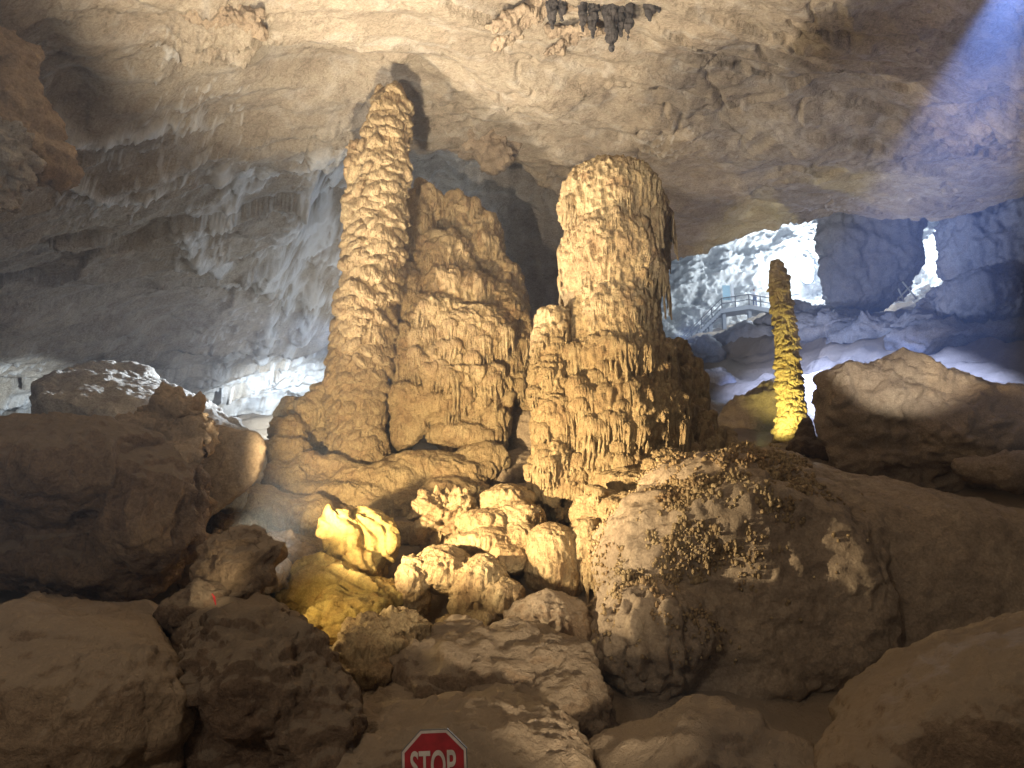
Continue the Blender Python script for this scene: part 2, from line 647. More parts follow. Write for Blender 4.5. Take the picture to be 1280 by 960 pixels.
# ================================================================== THE CAVE CEILING
cp = []
for px, py, Y in [(-150, 0, 10.5), (0, 0, 11.3), (200, 0, 12.6), (430, 0, 13.2), (640, 0, 13.8), (900, 0, 14), (1280, 0, 14), (1450, 0, 14.2),
                  (-100, 100, 11.8), (0, 100, 12.6), (200, 100, 14.4), (430, 100, 16.6), (640, 100, 16.8), (900, 100, 17), (1280, 100, 17.2),
                  (0, 200, 14.3), (200, 200, 16.7), (400, 190, 18.4), (620, 190, 20.0), (740, 190, 20.4), (900, 200, 21.2), (1280, 200, 21.9),
                  (0, 300, 16.6), (200, 300, 19.4), (350, 300, 22.0), (0, 400, 20), (200, 400, 23.2), (380, 400, 25.4),
                  (100, 450, 23), (300, 470, 28), (0, 520, 26.5), (-150, 420, 19), (330, 520, 31), (400, 500, 32),
                  (640, 300, 26), (680, 370, 27.5), (560, 400, 28.5), (600, 480, 31), (500, 300, 26),
                  (830, 310, 26), (930, 285, 25.7), (1050, 255, 25.2), (1160, 270, 25.7), (1290, 240, 24.8), (760, 260, 23.5), (1450, 240, 25)]:
    cp.append(at(px, py, Y))
cp += [np.array(q, float) for q in [(-12, 0, 7.5), (0, 0, 9.5), (12, 0, 9.8), (0, -8, 8), (-14, -8, 6), (14, -8, 8.5), (-22, 10, 4), (24, 10, 9), (26, 28, 9),
                                     (-26, 26, 2.0), (-18, 36, 2.5), (0, 40, 3.5), (12, 34, 11), (30, 34, 11)]]
fc = rbf(cp)
us = np.concatenate([np.linspace(-1.7, -0.81, 24), np.linspace(-0.8, 0.8, 560), np.linspace(0.81, 1.7, 24)])
ys = np.concatenate([np.linspace(-8, 10.2, 26), np.linspace(10.5, 30.5, 370), np.linspace(31, 40, 40)])
U_, X_, Y_, Q_ = fan(us, ys)
Z_ = fc(X_, Y_)
P2 = np.stack([X_, Y_, Z_ * 0.4], 1)


def near(px, py, Y, r, X=None, Yv=None):
    c = at(px, py, Y)
    return np.exp(-(((X_ if X is None else X) - c[0]) ** 2 + ((Y_ if Yv is None else Yv) - c[1]) ** 2) / r ** 2)


# broken roof lip with the dark recess behind the two stalagmites
pxs = 640 + F * U_ * 0.93
lip1 = np.interp(pxs, [300, 400, 440, 520, 600, 640, 700, 760, 820], [27, 19.2, 18.4, 18.9, 19.9, 21.0, 22.2, 24.5, 40])
lip1 = lip1 + 0.5 * noise(np.stack([X_ * 0.9, X_ * 0 + 3, Y_ * 0], 1)) + 0.2 * noise(np.stack([X_ * 3.1, X_ * 0 + 1, Y_ * 0], 1))
rec = smooth(Y_ - lip1, 0, 0.55) * (1 - smooth(Y_ - lip1, 2.5, 6.5)) * smooth(pxs, 340, 440) * (1 - smooth(pxs, 680, 790))
Z_ = Z_ + 1.9 * rec
# great lip at the right, the far chamber opens beyond it
lipr = np.interp(pxs, [780, 830, 930, 1050, 1160, 1290, 1400], [26.3, 26, 25.7, 25.2, 25.7, 24.8, 25])
lipr = lipr + 0.35 * noise(np.stack([X_ * 0.5, X_ * 0 + 7, Y_ * 0], 1)) + 0.12 * noise(np.stack([X_ * 2.5, X_ * 0 + 5, Y_ * 0], 1))
onr = smooth(pxs, 740, 815)
Z_ = Z_ + onr * 0.28 * smooth(Y_ - lipr, 0, 0.35)
Z_ = Z_ + onr * 26 * smooth(Y_ - lipr, 1.1, 3.2)
# strata and plates
dirA = np.stack([X_ * 0.45 + Y_ * 0.35, (Y_ - 0.45 * X_) * 1.1, Z_ * 0.3], 1)
big = 0.5 * quant(fbm(dirA * 0.28, 3, 0.5, off=3.1), 2.6, 0.16) + 0.5 * fbm(dirA * 0.28, 3, 0.5, off=3.1)
med = quant(fbm(dirA * np.array([0.55, 1.5, 1]) * 0.8, 3, 0.5, off=8.1), 2.4, 0.18)
sml = ridged(dirA * np.array([0.9, 3.2, 1]) * 1.6, 4, 0.55, off=1.7)
rough_band = smooth(fbm(P2 * 0.16, 2, off=12.0), -0.15, 0.35)
calm = 1 - 0.75 * smooth(Y_, 19.5, 24) * smooth(pxs, 760, 850)
fold = ridged(dirA * np.array([0.35, 1.0, 1]) * 0.55 + 0.5 * noise(P2 * 0.35)[:, None], 4, 0.5, off=51)
streak = fbm(dirA * np.array([0.5, 3.4, 1]) * 2.4, 4, 0.6, off=15)
Z_ = Z_ - (0.60 * big + 0.30 * fold) * calm - (0.06 + 0.13 * rough_band) * med - (0.02 + 0.05 * rough_band) * sml - 0.022 * streak
Z_ = Z_ - calm * 0.50 * chisel(dirA * np.array([0.17, 0.34, 0.1]) + 0.12 * noise(P2 * 0.6)[:, None], 11)
Z_ = Z_ - 0.11 * chisel(dirA * np.array([0.5, 1.0, 0.1]) + 0.18 * noise(P2 * 1.1)[:, None], 23)
Z_ = Z_ - 0.024 * fbm(P2 * 3.2, 4, 0.62)
crk = np.abs(noise(dirA * 0.26 + 41) + 0.16 * noise(dirA * 1.7))
Z_ = Z_ + 0.16 * (1 - smooth(crk, 0.0, 0.022))
# calcite crust on the low rear-left roof, partly rear lamp light painted pale
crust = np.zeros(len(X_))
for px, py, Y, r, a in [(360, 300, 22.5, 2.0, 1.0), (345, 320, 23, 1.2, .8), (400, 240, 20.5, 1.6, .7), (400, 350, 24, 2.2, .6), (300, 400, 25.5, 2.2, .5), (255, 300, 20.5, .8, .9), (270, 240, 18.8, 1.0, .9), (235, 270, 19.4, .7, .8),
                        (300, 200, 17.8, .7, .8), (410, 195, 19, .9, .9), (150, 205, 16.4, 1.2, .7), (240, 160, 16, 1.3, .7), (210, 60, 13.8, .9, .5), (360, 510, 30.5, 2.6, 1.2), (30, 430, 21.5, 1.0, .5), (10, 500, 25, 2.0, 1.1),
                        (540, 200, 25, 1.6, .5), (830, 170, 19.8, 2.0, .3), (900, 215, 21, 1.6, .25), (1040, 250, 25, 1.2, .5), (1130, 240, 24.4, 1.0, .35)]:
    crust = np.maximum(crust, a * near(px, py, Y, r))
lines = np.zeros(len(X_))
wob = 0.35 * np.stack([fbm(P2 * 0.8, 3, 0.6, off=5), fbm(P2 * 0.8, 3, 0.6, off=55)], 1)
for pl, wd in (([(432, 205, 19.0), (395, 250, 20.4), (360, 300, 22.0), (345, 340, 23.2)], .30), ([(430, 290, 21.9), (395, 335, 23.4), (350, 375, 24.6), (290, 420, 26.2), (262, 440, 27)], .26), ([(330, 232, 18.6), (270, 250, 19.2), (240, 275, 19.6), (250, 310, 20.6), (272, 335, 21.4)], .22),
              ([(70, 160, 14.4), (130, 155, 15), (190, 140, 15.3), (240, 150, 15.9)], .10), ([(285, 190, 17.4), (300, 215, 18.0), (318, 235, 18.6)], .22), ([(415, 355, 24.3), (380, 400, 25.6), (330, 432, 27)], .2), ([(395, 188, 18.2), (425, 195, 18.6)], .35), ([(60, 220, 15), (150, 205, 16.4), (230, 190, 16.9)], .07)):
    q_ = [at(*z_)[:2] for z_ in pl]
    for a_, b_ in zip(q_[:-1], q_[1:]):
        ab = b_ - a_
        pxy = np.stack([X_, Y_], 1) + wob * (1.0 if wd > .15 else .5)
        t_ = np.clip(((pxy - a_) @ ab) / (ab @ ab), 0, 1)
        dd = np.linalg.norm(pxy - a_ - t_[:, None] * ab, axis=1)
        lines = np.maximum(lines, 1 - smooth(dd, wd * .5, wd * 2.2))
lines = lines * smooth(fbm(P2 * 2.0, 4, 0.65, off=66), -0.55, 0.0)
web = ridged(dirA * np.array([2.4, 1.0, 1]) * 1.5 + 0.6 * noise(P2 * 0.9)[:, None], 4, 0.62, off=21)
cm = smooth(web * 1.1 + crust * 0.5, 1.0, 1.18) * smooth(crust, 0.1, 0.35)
Z_ = Z_ - lines * (0.10 + 0.14 * ridged(P2 * 3.0, 3, 0.6, off=3)) - cm * 0.07 - crust * 0.05 * ridged(P2 * 2.2, 4, 0.6, off=4) - crust * 0.16 * (fbm(P2 * 0.8, 3, 0.5, off=14))
lit_pale_ = np.maximum(near(350, 500, 30, 2.4), near(5, 500, 24.5, 1.8)) * smooth(fbm(P2 * 0.9, 4, 0.6, off=91), -0.5, 0.1)  # broad pale patches, rear lamp light painted into the crust colour
crust_lit_col = np.clip(0.9 * lit_pale_ + 0.95 * lines + cm * 0.6 + 0.18 * smooth(ridged(dirA * 1.4, 3, off=60), 0.5, 0.8), 0, 1)
# solution pockets, the eroded rosette and other local features
Z_ = Z_ + 0.75 * near(82, 132, 13.9, 0.55) + 0.45 * near(50, 60, 12.4, 0.5) + 0.3 * near(925, 145, 18.8, .6)
ros = smooth(near(275, 28, 13.4, 0.85), 0.25, 0.6)
Z_ = Z_ - ros * (0.12 + 0.55 * ridged(P2 * 2.0 + 0.5 * noise(P2 * 2)[:, None], 4, 0.62, off=31))
for px, py, Y, r, a in [(560, 150, 18.2, 1.0, .18), (430, 175, 18, .9, .15), (650, 120, 17, 2.0, .10), (300, 130, 15.2, 1.5, .10), (200, 130, 15, 1.4, .10), (1150, 170, 20.5, 2.2, .2), (1230, 160, 20, 1.6, .2), (700, 210, 21, 1.4, .2)]:
    Z_ = Z_ - a * near(px, py, Y, r) * (0.4 + ridged(P2 * 0.95, 4, 0.6, off=px))
Z_ = Z_ - 0.25 * smooth(near(1180, 130, 18.6, 3.0), 0.1, 0.7) * fbm(P2 * 0.6, 2, off=77)
me = mesh_from('cave_ceiling', np.stack([X_, Y_, Z_], 1), quads=Q_[:, ::-1])
attr(me, 'crust', crust_lit_col)
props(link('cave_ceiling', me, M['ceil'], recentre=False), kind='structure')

# ================================================================== THE CAVE FLOOR
cp = []
for px, py, Y in [(560, 800, 10), (350, 720, 11.5), (300, 670, 12.5), (420, 640, 14), (600, 620, 15.5), (650, 580, 17), (440, 590, 16), (250, 670, 13), (100, 620, 15),
                  (-100, 520, 22), (150, 540, 22), (330, 560, 24), (380, 520, 28), (600, 540, 24), (700, 620, 15), (760, 680, 12), (900, 590, 17),
                  (1000, 562, 21), (1100, 620, 17), (1300, 650, 16), (1200, 580, 20), (950, 525, 28), (900, 488, 38), (890, 440, 52), (900, 416, 66), (1000, 425, 46),
                  (1100, 445, 36), (1200, 455, 31), (1300, 410, 36), (1180, 392, 46), (1000, 402, 62), (855, 440, 68), (1280, 380, 60), (820, 470, 45), (700, 500, 32), (500, 520, 34), (0, 560, 28)]:
    cp.append(at(px, py, Y))
cp += [np.array(q, float) for q in [(-8, -6, -1.8), (8, -6, -1.8), (-8, 3, -2.5), (0, 3, -2.6), (8, 3, -2.0), (-4, 6, -2.1), (0, 6, -2.0), (4, 6, -2.2), (-5, 9, -1.4), (0, 9, -1.5), (4, 9, -1.8), (8, 9, -1.2), (12, 12, -0.3),
                                     (-14, 8, -1), (22, 14, 0.5), (30, 30, 7), (60, 70, 22), (0, 80, 14), (-25, 40, 4), (10, 95, 24), (60, 95, 26)]]
ff = rbf(cp)
us = np.linspace(-1.2, 1.1, 320)
ys = np.concatenate([np.linspace(-7, 5, 20), np.linspace(5.2, 26, 170), 26.3 * (96 / 26.3) ** np.linspace(0, 1, 150)])
U_, X_, Y_, Q_ = fan(us, ys)
Z_ = ff(X_, Y_)
P2 = np.stack([X_, Y_, Z_], 1)
sc_ = np.clip(Y_ / 20, 0.5, 3)
Z_ = Z_ + 0.25 * quant(fbm(P2 * 0.35, 3, off=2), 2.5, 0.2) + 0.10 * fbm(P2 * 1.1, 3, off=6) + 0.03 * fbm(P2 * 4, 3)
far = smooth(Y_, 24, 34)
Z_ = Z_ + far * (0.9 * quant(fbm(P2 * 0.22, 3, off=9), 2.2, 0.2) + 0.35 * ridged(P2 * 0.5, 3, off=19))
me = mesh_from('cave_floor', np.stack([X_, Y_, Z_], 1), quads=Q_)
props(link('cave_floor', me, M['mud'], recentre=False), kind='structure')


# ================================================================== FAR CHAMBER WALL
def wall_sheet(name, label, pts_u, z0, z1, Yf, mat, nu=300, nz_=220, disp=1.0, seed=0.0, kind='structure'):
    def dense(a, b, c, d, n):
        return np.concatenate([np.linspace(a, b, n // 8, endpoint=False), np.linspace(b, c, n - 2 * (n // 8), endpoint=False), np.linspace(c, d, n // 8)])
    u = dense(pts_u[0], 0.16, 0.64, pts_u[1], nu)
    z = dense(z0, 16, 34, z1, nz_)
    nu, nz_ = len(u), len(z)
    Ug, Zg = np.meshgrid(u, z)
    Ug, Zg = Ug.ravel(), Zg.ravel()
    Yg = Yf(Ug, Zg)
    X = Ug * Yg
    P_ = np.stack([X, Yg, Zg], 1)
    d = disp * (0.9 * fbm(P_ * 0.12, 3, off=seed) + 0.75 * quant(fbm(P_ * np.array([.35, .2, .6]), 3, off=seed + 4), 2.5, .2) + 0.6 * ridged(P_ * np.array([.6, .5, 1.0]), 6, .68, off=seed) + 0.16 * chisel(P_ * np.array([.9, .5, 1.3]), 5))
    Yg = Yg - d * 1.6
    idx = np.arange(nu * nz_).reshape(nz_, nu)
    q = np.stack([idx[:-1, :-1], idx[:-1, 1:], idx[1:, 1:], idx[1:, :-1]], -1).reshape(-1, 4)
    me = mesh_from(name, np.stack([Ug * Yg * 0 + X, Yg, Zg], 1), quads=q)
    o = link(name, me, mat, recentre=False)
    return props(o, kind=kind)


wall_sheet('cave_wall', None, (-0.75, 1.0), -4, 46, lambda u, z: 80 - 30 * np.clip(u - 0.32, 0, 1) - 0.35 * (z - 20), M['pale'], 340, 240, 1.0, 3.0)

# ================================================================== TALL LEFT STALAGMITE
def scaled_column(name, rows, Y, mat, parent=None, seed=0.0, nseg=340, nrow=640, scal=0.10, period=0.30, lob_n=7, depth=1.0, flute=0.02, fine=0.010):
    pys = np.array([r[0] for r in rows], float)
    L = np.array([r[1] for r in rows], float)
    R = np.array([r[2] for r in rows], float)
    tt = np.linspace(pys[0], pys[-1], nrow)
    l, r = np.interp(tt, pys, L), np.interp(tt, pys, R)
    k = np.ones(15) / 15
    pad = lambda a: np.convolve(np.pad(a, 7, mode='edge'), k, 'valid')
    l, r = pad(l), pad(r)
    cz = np.array([at(a, b, Y) for a, b in zip((l + r) / 2, tt)])
    m = np.array([mpp(b, Y) for b in tt])
    rad = (r - l) / 2 * m
    cz[:, 0] = cz[:, 0]
    th = np.linspace(0, 2 * math.pi, nseg, endpoint=False)
    TH, I = np.meshgrid(th, np.arange(nrow))
    TH, I = TH.ravel(), I.ravel()
    rr, cx, z = rad[I], cz[I, 0], cz[I, 2]
    dirx, diry = np.cos(TH), np.sin(TH)
    Rm = rad.mean()
    P_ = np.stack([dirx * Rm, diry * Rm, z], 1)
    lob = np.abs(noise(P_ * np.array([1, 1, 0.35]) * lob_n / (2 * math.pi * Rm) * 2.2 + seed)) * 2.4
    lob2 = np.abs(noise(P_ * np.array([1, 1, .7]) * 5.0 + seed + 5))
    s = z / period + 0.9 * noise(P_ * 0.7 + seed) + lob + 0.8 * lob2
    row = np.floor(s)
    fr = s - row
    arow = 0.7 + 0.65 * noise(np.stack([row * 7.31, dirx * 1.5, diry * 1.5], 1))
    prof = smooth(fr, 0.0, 0.2) * (1 - 0.85 * fr ** 2.0)
    d = scal * (prof - 0.75) * arow
    d += 0.5 * scal * noise(P_ * 1.4 + seed) + flute * (1 - 2 * np.abs(noise(P_ * np.array([9, 9, 1.6])))) + flute * noise(P_ * np.array([7, 7, 7]))
    d += fine * fbm(P_ * 14, 3, 0.6)
    rad2 = rr + d * np.clip(rr / Rm * 1.2, 0.1, 1)
    V = np.stack([cx + dirx * rad2, Y + diry * rad2 * depth, z], 1)
    idx = np.arange(nrow * nseg).reshape(nrow, nseg)
    nx = np.roll(idx, -1, axis=1)
    q = np.stack([idx[:-1], idx[1:], nx[1:], nx[:-1]], -1).reshape(-1, 4)
    V = np.vstack([V, [[cx[0], Y, z[0] + 0.02]]])
    tris = np.stack([np.full(nseg, len(V) - 1), idx[0], nx[0]], -1)
    me = mesh_from(name, V, quads=q, tris=tris)
    return link(name, me, mat, parent)


base = at(445, 590, 16)
tall = props(empty('stalagmite', base), 'tallest stalagmite, a slender golden column of overlapping scales reaching the cave roof', 'stalagmite')
tcol = scaled_column('column', [(114, 482, 496), (119, 472, 508), (130, 465, 511), (150, 461, 511), (180, 455, 509), (220, 450, 508), (250, 445, 507), (300, 438, 504), (350, 430, 498), (400, 420, 491), (450, 414, 486), (500, 410, 480), (522, 408, 478), (530, 413, 478), (560, 412, 479), (600, 404, 486)], 16, M['flow'], tall, seed=2.0, nseg=200, nrow=360, scal=0.07, period=0.42, lob_n=4)
P = Prim()
blob(P, 447, 187, 15.9, 10, 12)
blob(P, 446, 215, 15.9, 13, 24)
blob(P, 444, 260, 15.9, 14, 38)
blob(P, 441, 310, 15.9, 12, 30)
me = P.fuse('side_spur', 0.022, 5)
flowstone_disp(me, 0.10, 0.26, 0.35, 0.02, 0.1, 0.03, seed=4)
link('side_spur', me, M['flow'], tall)
P = Prim()
blob(P, 426, 455, 15.7, 11, 20); blob(P, 416, 480, 15.6, 10, 18); blob(P, 432, 392, 15.6, 10, 22); blob(P, 425, 430, 15.7, 9, 16)
me = P.fuse('lobe', 0.022, 4)
flowstone_disp(me, 0.08, 0.2, 0.3, 0.02, 0.1, 0.03, seed=8)
link('lobe', me, M['flow'], tall)

# ================================================================== FLOWSTONE MASS BESIDE IT
def drips(P, line, n, Lmin, Lmax, r0, Yj=0.1, taper=0.35, seed=1):
    rg = random.Random(seed)
    for i in range(n):
        t = (i + rg.uniform(-.3, .3)) / max(1, n - 1) * (len(line) - 1)
        t = min(max(t, 0), len(line) - 1.001)
        k = int(t)
        a, b = line[k], line[k + 1]
        px = a[0] + (b[0] - a[0]) * (t - k)
        py = a[1] + (b[1] - a[1]) * (t - k)
        Y = a[2] + (b[2] - a[2]) * (t - k) + rg.uniform(-Yj, Yj)
        p = at(px, py, Y)
        L = rg.uniform(Lmin, Lmax)
        r = r0 * rg.uniform(.7, 1.4)
        P.tube([p + [0, 0, 0.15], p, p - [rg.uniform(-.02, .02), 0, L * .5], p - [rg.uniform(-.03, .03), 0, L]], [r * 1.2, r, r * .8, r * taper], 9)


mound = props(empty('flowstone_formation', at(570, 590, 17.5)), 'wide hump of golden flowstone with hanging curtains leaning against the tallest stalagmite', 'flowstone')
P = Prim()
for b in [(532, 262, 18.2, 24, 28, .6), (520, 305, 18, 24, 55, .7), (575, 285, 18.6, 30, 38, .8), (595, 320, 18.6, 34, 55, .9), (628, 375, 18.6, 26, 52, .8), (548, 345, 17.8, 48, 60, .9), (600, 395, 17.9, 55, 50, .9), (560, 385, 17.4, 60, 55, .8)]:
    blob(P, *b)
me = P.fuse('upper_hump', 0.030, 10)
flowstone_disp(me, 0.045, 0.75, 0.45, 0.07, 0.16, 0.12, seed=12)
link('upper_hump', me, M['flow'], mound)
P = Prim()
for b in [(545, 405, 17.2, 62, 38, .9), (585, 430, 17.2, 66, 52, 1.0), (625, 455, 17.4, 42, 42, .8), (520, 440, 17, 40, 48, .8), (560, 462, 17.0, 60, 32, .9), (500, 380, 16.9, 26, 60, .5), (640, 425, 17.6, 24, 66, .7, -.25), (652, 462, 17.5, 24, 56, .6, -.25), (664, 490, 17.6, 18, 40, .5, -.15)]:
    blob(P, *b)
drips(P, [(495, 468, 16.45), (560, 485, 16.1), (600, 485, 16.3), (640, 478, 16.6), (668, 470, 17.2)], 26, .2, .55, .075, .12, .5, 3)
drips(P, [(500, 450, 16.3), (560, 470, 16.05), (620, 470, 16.35)], 14, .1, .4, .1, .1, .5, 5)
me = P.fuse('curtain', 0.026, 3)
flowstone_disp(me, 0.09, 0.42, 0.35, 0.05, 0.13, 0.05, seed=22)
link('curtain', me, M['flow'], mound)
P = Prim()
for b in [(490, 540, 17.9, 26, 44, .5), (510, 500, 16.5, 34, 24, .6), (545, 508, 16.5, 36, 22, .6), (590, 510, 16.8, 34, 26, .6), (618, 530, 16.8, 20, 30, .5), (575, 545, 16.6, 40, 18, .6)]:
    blob(P, *b)
slab(P, [(490, 518), (530, 516), (533, 536), (512, 560), (500, 562), (490, 545)], 16.2, .5, 0, .15)
drips(P, [(560, 545, 16.1), (600, 550, 16.2), (630, 545, 16.4)], 10, .1, .3, .07, .08, .5, 9)
me = P.fuse('lower_ledge', 0.026, 3)
flowstone_disp(me, 0.07, 0.3, 0.3, 0.03, 0.12, 0.05, seed=25)
link('lower_ledge', me, M['flow'], mound)
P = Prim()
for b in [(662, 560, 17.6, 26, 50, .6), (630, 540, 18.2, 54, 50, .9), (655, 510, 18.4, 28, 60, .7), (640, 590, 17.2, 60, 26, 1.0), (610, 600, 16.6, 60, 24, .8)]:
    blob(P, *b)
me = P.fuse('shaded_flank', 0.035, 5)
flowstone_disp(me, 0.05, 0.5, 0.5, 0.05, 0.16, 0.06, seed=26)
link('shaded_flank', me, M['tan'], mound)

# terraces at its foot
terr = props(empty('flowstone_terraces', at(440, 690, 14)), 'stepped golden flowstone terraces spreading below the tallest stalagmite', 'flowstone')
P = Prim()
for b in [(455, 605, 15.6, 120, 26, 1.0), (540, 590, 15.8, 80, 24, .8), (600, 575, 16.2, 30, 22, .6), (420, 625, 15.0, 95, 30, .9), (500, 640, 14.8, 90, 26, .8), (560, 625, 15.2, 60, 30, .8)]:
    blob(P, *b)
me = P.fuse('upper_terrace', 0.03, 5)
flowstone_disp(me, 0.13, 0.24, 0.5, 0.03, 0.16, 0.10, seed=31)
link('upper_terrace', me, M['flow'], terr)
P = Prim()
for b in [(330, 650, 13.6, 60, 36, .8), (385, 655, 13.8, 55, 34, .8), (300, 665, 13.2, 35, 30, .7), (450, 680, 13.4, 80, 26, .8), (350, 690, 12.8, 70, 20, .8), (520, 672, 13.6, 60, 24, .8)]:
    blob(P, *b)
me = P.fuse('lower_terrace', 0.03, 5)
flowstone_disp(me, 0.10, 0.34, 0.5, 0.035, 0.16, 0.12, seed=37)
link('lower_terrace', me, M['flow'], terr)
P = Prim()
for b in [(357, 568, 15.2, 26, 24, .5), (362, 538, 15.5, 20, 16, .4), (350, 600, 14.8, 44, 20, .6), (400, 590, 15.2, 34, 20, .6), (392, 520, 16.2, 20, 26, .5), (405, 500, 16.4, 16, 18, .4), (370, 515, 16.4, 18, 22, .4), (398, 556, 16.6, 24, 30, .4)]:
    blob(P, *b, e=0.8)
me = P.fuse('rubble_step', 0.028, 3)
rock_disp(me, 0.10, 0.6, 0.08, 0.02, 0.12, 0.015, seed=3, strata=((0.1, 0, 1), 0.2, 0.05))
link('rubble_step', me, M['flow'], terr)

# ================================================================== CENTRAL STALAGMITE
cen = props(empty('stalagmite', at(770, 650, 13)), 'massive blunt stalagmite with a round top and melted drip curtains, in the cave centre', 'stalagmite')
P = Prim()
for b in [(766, 262, 13.4, 62, 66, .95), (764, 330, 13.3, 62, 84, .95), (812, 300, 13.9, 24, 60, .5), (764, 410, 13.3, 60, 70, .95)]:
    blob(P, *b)
me = P.fuse('trunk', 0.022, 6)
flowstone_disp(me, 0.05, 0.7, 0.35, 0.045, 0.085, 0.06, 0.014, seed=41)
trunk_top = link('trunk', me, M['flow'], cen)
P = Prim()
for b in [(766, 460, 13.3, 72, 60, 1.0), (768, 530, 13.2, 92, 80, 1.1), (775, 600, 13.1, 100, 60, 1.1), (835, 450, 14.0, 22, 30, .5), (842, 500, 14.2, 34, 60, .7), (850, 560, 14.0, 44, 60, .8), (870, 610, 13.8, 50, 50, .9), (885, 575, 14.2, 36, 38, .7), (915, 605, 13.8, 50, 36, .8)]:
    blob(P, *b)
me = P.fuse('skirt', 0.024, 6)
flowstone_disp(me, 0.08, 0.45, 0.35, 0.05, 0.10, 0.06, 0.014, seed=43)
skirt = link('skirt', me, M['flow'], cen)
P = Prim()
for b in [(692, 402, 12.9, 20, 20, .35), (690, 435, 12.9, 24, 40, .4), (688, 480, 12.8, 24, 34, .4), (674, 492, 12.6, 12, 10, .2), (694, 530, 12.7, 30, 40, .45), (690, 590, 12.5, 27, 42, .45), (715, 600, 12.5, 26, 34, .4)]:
    blob(P, *b)
drips(P, [(668, 600, 12.3), (700, 618, 12.1), (730, 620, 12.2)], 9, .2, .5, .06, .06, .5, 19)
me = P.fuse('side_column', 0.02, 4)
flowstone_disp(me, 0.09, 0.26, 0.25, 0.025, 0.08, 0.04, 0.012, seed=47)
side_col = link('side_column', me, M['flow'], cen)

# thin lit stalagmite at the right
thin = props(empty('stalagmite', at(990, 560, 22)), 'thin free-standing stalagmite with a dark tip, its foot lit bright yellow', 'stalagmite')
thcol = scaled_column('column', [(325, 968, 972), (330, 965, 977), (345, 962, 983), (370, 963, 988), (400, 968, 993), (420, 969, 997), (450, 970, 998), (480, 972, 1000), (510, 973, 1006), (535, 970, 1011), (570, 966, 1020)], 22, M['flow'], thin, seed=12, nseg=150, nrow=360, scal=.06, period=.36, lob_n=4)

# hoods with dripping fringes, all around the front of the skirt
def hood_mesh(k):
    rg = random.Random(100 + k)
    P = Prim()
    P.ball((0, 0.05, 0), (.5, .36, .26))
    P.ball((rg.uniform(-.2, .2), -.08, .08), (.3, .26, .2))
    n = rg.randint(7, 10)
    for i in range(n):
        a = math.radians(-85 + 170 * (i + rg.uniform(-.25, .25)) / (n - 1))
        x, y = math.sin(a) * .44, -math.cos(a) * .30 + .05
        L = rg.uniform(.35, 1.15) * (1.0 if abs(a) < 1.1 else .7)
        r = rg.uniform(.055, .10)
        sx = rg.uniform(-.06, .06)
        P.tube([(x * .7, y * .6, .08), (x, y, -.05), (x + sx * .5, y * 1.02, -.05 - L * .45), (x + sx, y * .92 + .05, -.05 - L)], [r * 1.2, r * 1.15, r * .85, r * .4], 9)
        if rg.random() < .5:
            P.ball((x + sx, y * .92 + .05, -.05 - L), (r * .7, r * .7, r * .9), seg=10, ring=8)
    me = P.fuse('drapery', 0.022, 3, 0)
    v, nn = get_v(me), get_n(me)
    set_v(me, v + nn * (0.018 * fbm(v * np.array([6, 6, 3]), 3, .6) + .02 * noise(v * np.array([16, 16, 2.5])))[:, None])
    me.materials.append(M['flow'])
    return me


HOODS = [hood_mesh(k) for k in range(7)]


def place_hoods(target, parent, n, smin, smax, region, name='drapery', seed=1, zs=1.0, sink=0.12, sep=.62):
    """region(world xyz, normal) -> acceptance; hoods sit on the surface of target, drips hanging"""
    rg = random.Random(seed)
    me = target.data
    v = get_v(me) + np.array(parent.location)
    nn = get_n(me)
    ok = np.where(region(v, nn))[0]
    if not len(ok):
        return
    placed, tries = [], 0
    while len(placed) < n and tries < n * 40:
        tries += 1
        i = ok[rg.randrange(len(ok))]
        s = rg.uniform(smin, smax)
        p = v[i]
        if any((abs(p[0] - q[0]) / .85) ** 2 + (abs(p[1] - q[1]) / .85) ** 2 + (abs(p[2] - q[2]) / .62) ** 2 < (.5 * (s + q[3])) ** 2 * sep for q in placed):
            continue
        placed.append((p[0], p[1], p[2], s))
        nx, ny = nn[i][0], nn[i][1]
        h = math.hypot(nx, ny) + 1e-6
        o = bpy.data.objects.new(name, HOODS[rg.randrange(len(HOODS))])
        COL.objects.link(o)
        o.parent = parent
        q = p - np.array([nx / h, ny / h, 0]) * s * sink
        o.location = [float(a) for a in (q - np.array(parent.location))]
        o.rotation_euler = (rg.uniform(-.1, .1), rg.uniform(-.08, .08), math.atan2(ny, nx) + math.pi / 2)
        o.scale = (s * rg.choice((-1, 1)), s, s * zs * rg.uniform(.8, 1.25))


def zr(py0, py1, Y):
    return at(640, py1, Y)[2], at(640, py0, Y)[2]


z0, z1 = zr(245, 440, 13)
place_hoods(trunk_top, cen, 75, .18, .38, lambda v, n: (n[:, 1] < .35) & (v[:, 2] > z0) & (v[:, 2] < z1), seed=3, zs=1.5, sink=.2, sep=.5)
z0, z1 = zr(440, 640, 13)
place_hoods(skirt, cen, 190, .20, .55, lambda v, n: (n[:, 1] < .4) & (v[:, 2] > z0) & (v[:, 2] < z1), seed=5, zs=1.35, sep=.45)
z0, z1 = zr(390, 620, 12.7)
place_hoods(side_col, cen, 44, .16, .34, lambda v, n: (n[:, 1] < .3) & (v[:, 2] > z0) & (v[:, 2] < z1), seed=8)
